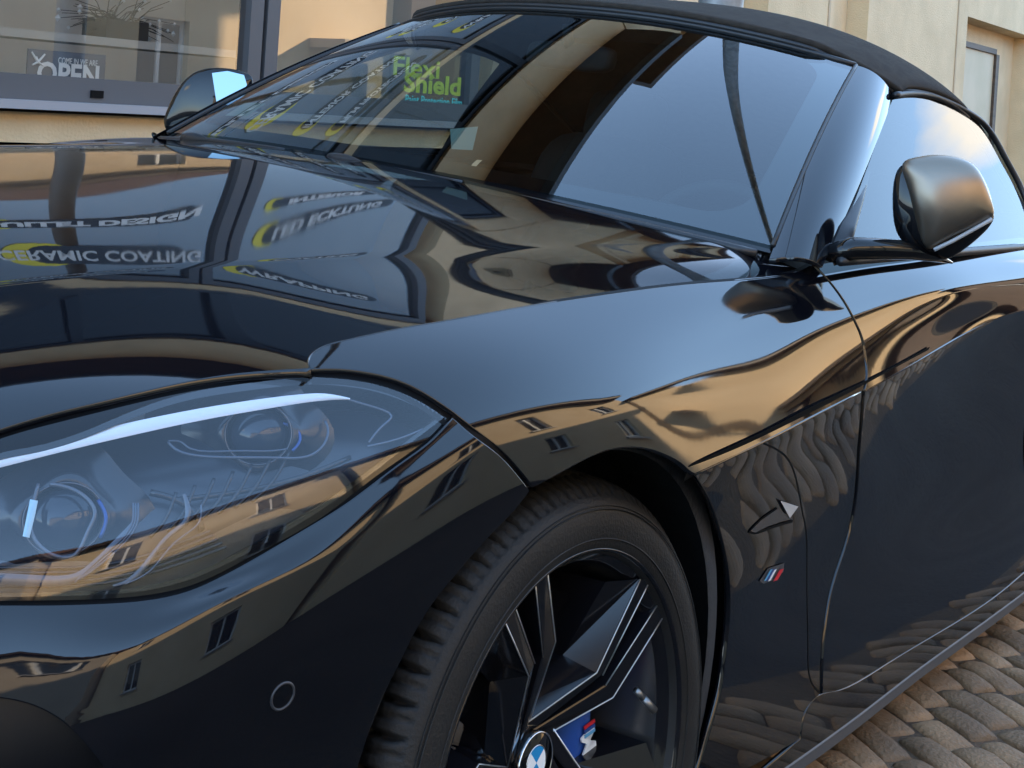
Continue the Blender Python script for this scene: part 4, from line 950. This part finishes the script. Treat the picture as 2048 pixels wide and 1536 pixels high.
# double spokes: flat faces with deep bevelled flanks
def rotp(p, an): c, s_ = math.cos(an), math.sin(an); return (p[0]*c-p[1]*s_, p[0]*s_+p[1]*c)
def spoke(an):
    mb = MB()
    # arm polylines: left edge, right edge of the face, flank foot; (x, y, offset)
    A1L = [(-.016, .046, .062), (.096, .081, .088), (.152, .186, .112)]
    A1R = [(.004, .034, .062), (.110, .074, .088), (.1745, .184, .115)]
    A1F = [(-.026, .056, .040), (.079, .097, .050), (.100, .190, .095)]
    A2L = [(.004, .034, .062), (.118, .060, .088), (.200, .146, .112)]
    A2R = [(.040, .020, .062), (.136, .040, .088), (.217, .133, .115)]
    A2F = [(.042, .012, .035), (.144, .034, .040), (.224, .124, .075)]
    MID = [(.008, .035, .045), (.114, .067, .018), (.187, .167, .030)]
    def strip(P, Q):
        k = len(mb.V)
        for p, q in zip(P, Q):
            for w_ in (p, q):
                x_, y_ = rotp(w_[:2], an); mb.V.append(tuple(WX(x_, y_, w_[2])))
        for i in range(len(P)-1): mb.F.append((k+2*i, k+2*i+1, k+2*i+3, k+2*i+2))
    e = .0022
    def off_(P, dx, dy, do): return [(p[0]+dx, p[1]+dy, p[2]+do) for p in P]
    for L_, R_ in ((A1L, A1R), (A2L, A2R)):
        Li = off_(L_, e*.8, -e*.6, .0015); Ri = off_(R_, -e*.8, e*.6, .0015)
        strip(L_, Li); strip(Li, Ri); strip(Ri, R_)
    strip(A1F, A1L); strip(A1R, MID); strip(MID, A2L); strip(A2R, A2F)
    dn = lambda P: [(p[0], p[1], -.02) for p in P]
    strip(dn(A1F), A1F); strip(A2F, dn(A2F))
    return mb
ms = MB()
for k in range(5):
    an = 2*math.pi*k/5
    m2 = spoke(an)
    eg = MB()
    for PL in (((-.016, .046, .0635), (.096, .081, .0895), (.152, .186, .1135)), ((.110, .074, .0895), (.1745, .184, .1165)), ((.118, .060, .0895), (.200, .146, .1135)), ((.040, .020, .0635), (.136, .040, .0895), (.217, .133, .1165))):
        eg.tube([WX(*rotp(p[:2], an), p[2]) for p in PL], .0009, 6)
    o = m2.build('spoke', RIMM, None, False); sub(eg.build('spoke_glint', mat('edge_glint', (.62, .62, .63), .28, .9), None, True), o)  # pale metal lines painted in as light caught on the spoke bevels
    bm = bmesh.new(); bm.from_mesh(o.data); bmesh.ops.recalc_face_normals(bm, faces=bm.faces); bm.to_mesh(o.data); bm.free(); sub(o, rim)
hubp = [(.058, .030), (.060, .034), (.064, .040), (.063, .046), (.050, .062), (.030, .075), (-.02, .078)]
hb2 = revolve('hub', [(.058, .0001)]+hubp, RIMM, rim, 48)
# centre cap roundel
cap = revolve('hub_cap', [(.071, .0001), (.071, .0325), (.0695, .034), (.060, .0345)], GLOSSB, rim, 48)
cap2 = revolve('cap_ring', [(.0712, .0325), (.0722, .0335), (.0712, .0345), (.069, .0348)], CHROME, rim, 48)
def sector(name, a0, a1, r, off, m_):
    n = 14; V = [WL(0.0005, 0, off)]+[WL(r, a0+(a1-a0)*i/n, off) for i in range(n+1)]; F = [(0, i, i+1) for i in range(1, n+1)]
    return mesh(name, V, F, m_, None, False)
BL = mat('emblem_blue', (.02, .25, .55), .25); WH = mat('emblem_white', (.85, .87, .88), .25)
tilt = math.radians(38)
for q_ in range(4): sub(sector('emblem_quarter', tilt+q_*math.pi/2, tilt+(q_+1)*math.pi/2, .0185, .0716, (WH if q_ % 2 else BL)), cap)
mb = MB(); mb.tube([WL(.0195, t, .0715) for t in np.linspace(0, 2*math.pi, 33)], .0008, 6, False); sub(mb.build('emblem_ring', CHROME, None, True), cap)
# brake
DISC = mat('brake_steel', (.32, .31, .30), .32, 1.0)
disc = revolve('brake_disc', [(-.012, .085), (-.010, .088), (-.010, .172), (-.014, .174), (-.034, .174)], DISC, wheel, 96)
revolve('disc_hat', [(.012, .0001), (.012, .080), (-.012, .085)], mat('dark_steel', (.05, .05, .05), .5, .8), wheel, 48)
CB = mat('caliper_blue', (.02, .075, .34), .22, .0)
V = []; F = []; nA = 20
for i in range(nA+1):
    t = math.radians(-48+86*i/nA); e = math.sin(math.pi*i/nA)**.3
    for r_, o_ in ((.098, .004), (.105, .004+.028*e), (.125, .010+.034*e), (.160, .008+.034*e), (.185, .004+.02*e), (.192, -.01), (.192, -.04)): V.append(WL(r_, t, o_))
for i in range(nA):
    for j in range(6): F.append((i*7+j, (i+1)*7+j, (i+1)*7+j+1, i*7+j+1))
F += [tuple(range(7)), tuple(nA*7+j for j in range(7))[::-1]]
cal = mesh('brake_caliper', V, F, CB, None, True); sub(cal, wheel)
bm = bmesh.new(); bm.from_mesh(cal.data); bmesh.ops.recalc_face_normals(bm, faces=bm.faces); bm.to_mesh(cal.data); bm.free()
RED = mat('badge_red', (.55, .02, .03), .3); DBL = mat('badge_blue', (.02, .06, .25), .3); LBL = mat('badge_light_blue', (.10, .35, .60), .3)
# letter and stripes on the caliper, reading up the caliper
cpt = atplane(1178, 1482, WC+wn_*.046, wn_); 
ayy = -wx_; axx = wz_
lt = text('caliper_letter', 'M', cpt, axx*.96-wx_*.25, -wx_*.96-wz_*.25, .040, WH, None, .001, .0012); lt.parent = cal
for i, mm in enumerate((LBL, DBL, RED)):
    a_ = atplane(1178+i*0, 1466-i*9, WC+wn_*.046, wn_); mb = MB(); h = .0045
    x1 = axx*.96-wx_*.25; y1 = -wx_*.96-wz_*.25
    pts = [a_-x1*h*.5-y1*.012-x1*.002, a_+x1*h*.5-y1*.012-x1*.002, a_+x1*h*.5+y1*.012+x1*.002, a_-x1*h*.5+y1*.012+x1*.002]
    mb.add([tuple(p) for p in pts]+[tuple(p+wn_*.0015) for p in pts], [(0, 1, 2, 3), (7, 6, 5, 4), (0, 4, 5, 1), (1, 5, 6, 2), (2, 6, 7, 3), (3, 7, 4, 0)]); o = mb.build('caliper_stripe', mm, None, False); o.parent = cal
mb = MB(); a_, b_ = WL(.200, math.radians(9), .085), WL(.222, math.radians(.5), .100); mb.tube([a_, a_*.6+b_*.4], .0045, 10); mb.tube([a_*.6+b_*.4, b_], .0052, 10); sub(mb.build('valve', mat('valve_metal', (.25, .25, .25), .35, .8), None, True), wheel)
# wheel arch liner
V = []; F = []; n = 40
for y_, r_ in ((-.905, .352), (-.90, .385), (-.50, .385)):
    for i in range(n+1):
        t = math.radians(-35+250*i/n); V.append((r_*math.cos(t), y_, .345+r_*math.sin(t)))
for k in range(2):
    for i in range(n): F.append((k*(n+1)+i, k*(n+1)+i+1, (k+1)*(n+1)+i+1, (k+1)*(n+1)+i))
c0_ = len(V); V.append((0, -.5, .345)); F += [(2*(n+1)+i, 2*(n+1)+i+1, c0_) for i in range(n)]
cc(mesh('wheel_arch_liner', V, F, noisy('liner_felt', (.006, .006, .008), (.012, .012, .014), 30, .8, .2), None, True))
# dark floor pan so no light comes through from below
mb = MB(); mb.box((-.78, -.48, .14), (3.1, .48, .18)); mb.box((.42, -.86, .10), (2.1, -.48, .16)); mb.box((.42, .48, .12), (3.1, .86, .16)); cc(mb.build('floor_pan', GAP))
# far front wheel (plain sight through the arch only)
for xw, yw in ((.018, .80), (2.47, .74)):
    V = []; F = []; pr = [(-.12, .18), (-.125, .24), (-.12, .31), (-.09, .328), (.09, .328), (.12, .31), (.125, .24), (.12, .18), (.05, .05), (.05, .001)]
    for i in range(48):
        t = 2*math.pi*i/48
        for o_, r_ in pr: V.append((xw+r_*math.cos(t), yw+o_*(1 if yw > 0 else -1), .312+r_*math.sin(t)))
    k = len(pr); F = [(i*k+j, ((i+1) % 48)*k+j, ((i+1) % 48)*k+j+1, i*k+j+1) for i in range(48) for j in range(k-1)]
    cc(mesh('wheel', V, F, TYRE, None, True))

# rear wheel on this side: a copy of the front wheel with all its parts
def copy_tree(o, parent):
    c = o.copy(); COL.objects.link(c); c.parent = parent; c.matrix_parent_inverse = o.matrix_parent_inverse.copy()
    for ch in list(o.children): copy_tree(ch, c)
    return c
rw = copy_tree(wheel, car); rw.location = (wheel.location[0]+2.452, wheel.location[1]+.012, wheel.location[2])
V = []; F = []; n = 40
for y_, r_ in ((-.90, .372), (-.50, .385)):
    for i in range(n+1):
        t = math.radians(-30+240*i/n); V.append((2.47+r_*math.cos(t), y_, .345+r_*math.sin(t)))
for i in range(n): F.append((i, i+1, n+1+i+1, n+1+i))
c0_ = len(V); V.append((2.47, -.5, .345)); F += [(n+1+i, n+1+i+1, c0_) for i in range(n)]
cc(mesh('wheel_arch_liner', V, F, MATS['liner_felt'], None, True))

# ---- headlamp
lampsurf = UP
LTOP = [(-260, 990), (-120, 950), (0, 905), (60, 893), (150, 868), (230, 835), (330, 797), (420, 776), (520, 762), (622, 753), (690, 757), (745, 766), (800, 783), (850, 807), (890, 834)]
LBOT = [(890, 834), (840, 872), (760, 935), (640, 1022), (520, 1093), (400, 1152), (300, 1180), (200, 1190), (0, 1194), (-120, 1195), (-260, 1196)]
lamp = empty('headlamp', (-.5, -.82, .7)); cc(lamp); lamp.matrix_parent_inverse = Matrix.Translation(-car.location)
def lm(o): o.parent = lamp; o.matrix_parent_inverse = Matrix.Translation(-lamp.location); return o
LGL = glass('lamp_lens', (.90, .92, .95), 1.52, 0, .02)
lm(panel('lens', UP, joined(LTOP, LBOT, [(-260, 1196), (-260, 990)]), LGL, None, (.02, .06), skirt=False, off=-.001))
LFR = [(-262, 960), (-120, 915), (0, 869), (100, 840), (200, 815), (350, 780), (480, 759), (622, 748), (745, 758), (800, 775), (850, 800), (900, 832)]
lm(panel('lamp_bezel', UP, joined(LFR, [(900, 832), (860, 876), (760, 950), (640, 1042), (520, 1108), (400, 1168), (300, 1192), (200, 1200), (0, 1203), (-262, 1204)], [(-262, 1204), (-262, 960)]), GLOSSB, None, (.02, .06), skirt=False, off=-.006, holes=[UP.inv(inset(joined(LTOP, LBOT, [(-260, 1196), (-260, 990)]), 7))]))
BOWL = mat('lamp_bowl', (.012, .016, .026), .25)
lm(panel('lamp_bowl', UP, joined([(-300, 940), (0, 850), (350, 765), (622, 735), (760, 750), (940, 840)], [(940, 840), (760, 960), (400, 1185), (0, 1215), (-300, 1220)], [(-300, 1220), (-300, 940)]), BOWL, None, (.02, .06), skirt=False, off=-.055))
def under(u, v, d):
    p = UP.inv([(u, v)])[0]; X = UP.f(p[0], p[1]); r_ = X-CAM; r_ /= np.linalg.norm(r_); return X+r_*d
def utube(name, pts, r, d, m_, n=8, flat=None):
    P = [under(u, v, d) for u, v in curve(pts, 4)]; mb = MB(); mb.tube(P, r if not hasattr(r, '__len__') else list(np.interp(np.linspace(0, 1, len(P)), np.linspace(0, 1, len(r)), r)), n, flat=flat); return lm(mb.build(name, m_, None, True))
def uribbon(name, pts, hw, d, m_, th=.004):
    c = curve(pts, 5); t = np.gradient(c, axis=0); t /= np.linalg.norm(t, axis=1)[:, None]; nrm = np.c_[-t[:, 1], t[:, 0]]; hw = np.interp(np.linspace(0, 1, len(c)), np.linspace(0, 1, len(hw)), hw)
    V = [under(*(p+q*h), d) for p, q, h in zip(c, nrm, hw)]+[under(*(p+q*h*.3), d-.003) for p, q, h in zip(c, nrm, hw)]+[under(*(p-q*h), d) for p, q, h in zip(c, nrm, hw)]; k = len(c)
    F = [(i, i+1, k+i+1, k+i) for i in range(k-1)]+[(k+i, k+i+1, 2*k+i+1, 2*k+i) for i in range(k-1)]
    return lm(mesh(name, V, F, m_, None, True))
ACR = mat('clear_acrylic', (.05, .065, .095), .08, .0, 1.5); DRL = mat('daytime_white', (.62, .64, .68), .30)
DIMW = mat('light_guide_grey', (.075, .082, .10), .22, .3)
uribbon('daytime_light', [(-250, 990), (0, 922), (200, 872), (400, 829), (560, 803), (650, 794), (700, 798)], [12, 13, 13, 11, 8, 2], .010, DRL)
utube('bezel_edge', [(622, 766), (700, 768), (760, 779), (820, 803), (880, 832), (850, 856), (790, 880), (735, 893)], .0011, .012, ACR)
utube('bezel_edge', [(690, 797), (740, 812), (783, 832), (765, 852), (738, 885)], .0012, .020, ACR)
utube('light_guide', [(336, 884), (352, 899), (390, 911), (470, 915), (560, 916), (615, 913), (648, 889), (656, 858), (650, 842)], .0013, .030, ACR)
utube('light_guide', [(336, 882), (362, 884), (380, 897), (470, 902), (540, 902), (575, 898)], .0009, .030, ACR)
SHR = mat('shroud_black', (.010, .012, .018), .22)
for (u, v, r_, d) in ((517, 868, .027, .045), (128, 1038, .029, .040)):
    c = under(u, v, d); vd = (CAM-c)/np.linalg.norm(CAM-c); e1 = np.cross(vd, [0, 0, 1]); e1 /= np.linalg.norm(e1); e2 = np.cross(e1, vd)
    V = []; F = []; pr = [(0.0005, .012), (.35, .0110), (.65, .0075), (.88, .001), (.98, -.004), (1.02, .004), (1.12, .006), (1.30, -.002), (1.75, -.012), (2.3, -.016)]
    for i in range(40):
        t = 2*math.pi*i/40
        for q_, o_ in pr: sq = 1+.10*math.cos(4*t)*(q_ > 1.1); V.append(c+vd*o_+(e1*math.cos(t)*1.05+e2*math.sin(t)*.95)*r_*q_*sq)
    k = len(pr); F1 = [(i*k+j, ((i+1) % 40)*k+j, ((i+1) % 40)*k+j+1, i*k+j+1) for i in range(40) for j in range(k-1)]
    lm(mesh('projector', V, [f for f in F1 if f[0] % k < 4], mat('projector_glass', (.012, .018, .03), .04, 0, 1.45), None, True))
    lm(mesh('projector_shroud', V, [f for f in F1 if f[0] % k >= 4], SHR, None, True))
    mb = MB(); mb.tube([c+vd*.006+(e1*math.cos(t)*1.05+e2*math.sin(t)*.95)*r_*1.07 for t in np.linspace(0, 2*math.pi, 41)], .0007, 6, False); lm(mb.build('projector_ring', DIMW, None, True))
BLUEC = mat('lamp_blue_accent', (.02, .06, .22), .2, .4)
utube('blue_accent', [(560, 846), (592, 858), (600, 880), (585, 902)], .0016, .034, BLUEC); utube('blue_accent', [(196, 1000), (212, 1036), (200, 1076)], .0018, .030, BLUEC)
utube('lamp_fold', [(300, 985), (352, 1000), (392, 1030), (404, 1062)], .0030, .045, SHR); utube('lamp_fold', [(352, 1000), (470, 985), (600, 955), (700, 915)], .0025, .045, SHR)
for k_ in range(7): utube('reflector_rib', [(300+k_*34, 1075-k_*12), (330+k_*36, 1040-k_*13), (352+k_*38, 985-k_*14)], .0016, .035, SHR)
for k_ in range(5): utube('tray_rib', [(-40+k_*4, 1135+k_*9), (120+k_*6, 1136+k_*9), (260+k_*5, 1120+k_*8), (420+k_*8, 1062+k_*8)], .0014, .026, SHR)
utube('projector_frame', [(77, 968), (66, 1010), (62, 1060), (84, 1096), (122, 1115), (152, 1108), (176, 1062), (190, 1024), (168, 992), (135, 975), (100, 968)], .0018, .022, DIMW)
uribbon('light_bar', [(68, 1000), (62, 1030), (52, 1074)], [8, 8, 7], .016, mat('light_bar_blue', (.35, .52, .60), .25))
uribbon('light_guide_band', [(-250, 1160), (0, 1158), (90, 1162), (150, 1156), (190, 1128), (250, 1068), (272, 1040), (272, 1010)], [12, 12, 10, 7, 7, 5], .020, DIMW)
for k_ in range(3): utube('light_guide', [(150+k_*8, 1165-k_*5), (205+k_*8, 1112), (262+k_*5, 1052), (266+k_*5, 1006)], .0009, .017, ACR)
uribbon('light_guide_band', [(226, 1172), (262, 1160), (300, 1118), (340, 1070), (372, 1042), (376, 1018), (368, 988)], [3, 7, 5, 5, 6, 4], .022, DIMW)
utube('light_guide', [(250, 1168), (300, 1142), (350, 1085), (398, 1045), (402, 1010)], .0009, .018, ACR)
mb_ = lm(panel('lamp_tray', UP, joined([(-250, 1120), (0, 1125), (160, 1120), (300, 1128), (420, 1080), (560, 1010)], [(560, 1010), (640, 1030), (520, 1100), (400, 1165), (200, 1200), (-250, 1200)], [(-250, 1200), (-250, 1120)]), PLAST, None, (.02, .05), skirt=False, off=-.030))

# ---- parking sensor, breather and badge
def sensor_ring(u, v, r, S_, name, m_):
    p = S_.inv([(u, v)])[0]; c = S_.f(*p); nn = S_.norm(*p); nn = nn if nn@(CAM-c) > 0 else -nn; e1 = np.cross(nn, [0, 0, 1]); e1 /= np.linalg.norm(e1); e2 = np.cross(nn, e1)
    mb = MB(); mb.tube([c+nn*.0003+(e1*math.cos(t)+e2*math.sin(t))*r for t in np.linspace(0, 2*math.pi, 33)], .0012, 6, False); return cc(mb.build(name, m_, None, True)), c, nn
sensor_ring(565, 1392, .0115, BUMP, 'parking_sensor', mat('sensor_ring', (.05, .05, .055), .3))
def on(S_, u, v, off=.001):
    p = S_.inv([(u, v)])[0]; c = S_.f(*p); nn = S_.norm(*p); nn = nn if nn@(CAM-c) > 0 else -nn; return c+nn*off
def sticker(name, S_, px, m_, off=.001, parent=None):
    V = [on(S_, u, v, off) for u, v in px]; F = [tuple(range(len(px)))]
    nn = np.cross(V[1]-V[0], V[2]-V[0]); F = F if nn@(CAM-V[0]) > 0 else [F[0][::-1]]
    return cc(mesh(name, V, F, m_, None, False), parent)
bz = 1348+0*0
def zz(x_, y_): return (1348+x_*.3418, 1011+y_*.3418)
bd = sticker('side_badge', LOW, [zz(495, 440), zz(545, 365), zz(640, 335), zz(635, 385), zz(585, 430), zz(520, 455)], mat('badge_base', (.12, .12, .13), .3, .6), .0015)
for i, (mm, x_) in enumerate(((LBL, 515), (DBL, 528), (WH, 540), (RED, 570))):
    w_ = 14 if mm is not RED else 26
    sticker('badge_stripe', LOW, [zz(x_, 440), zz(x_+38, 372), zz(x_+38+w_, 368-w_*.1), zz(x_+w_, 436-w_*.1)], mm, .003, bd)
seam('vent_recess', LOW, [zz(436, 150), zz(470, 158), zz(560, 130), zz(690, 90)], .0022, .0012)
seam('vent_recess', LOW, [zz(436, 150), zz(500, 84), zz(600, 14)], .0016, .0012)
sticker('breather_inlay', LOW, [zz(440, 145), zz(500, 85), zz(600, 15), zz(680, 70), zz(560, 110), zz(470, 155)], mat('breather_grey', (.10, .10, .105), .25, .5), .002)
sticker('breather_tip', LOW, [(1556, 999), (1592, 1011), (1575, 1034)], mat('bright_trim', (.75, .76, .78), .2, .3), .004)
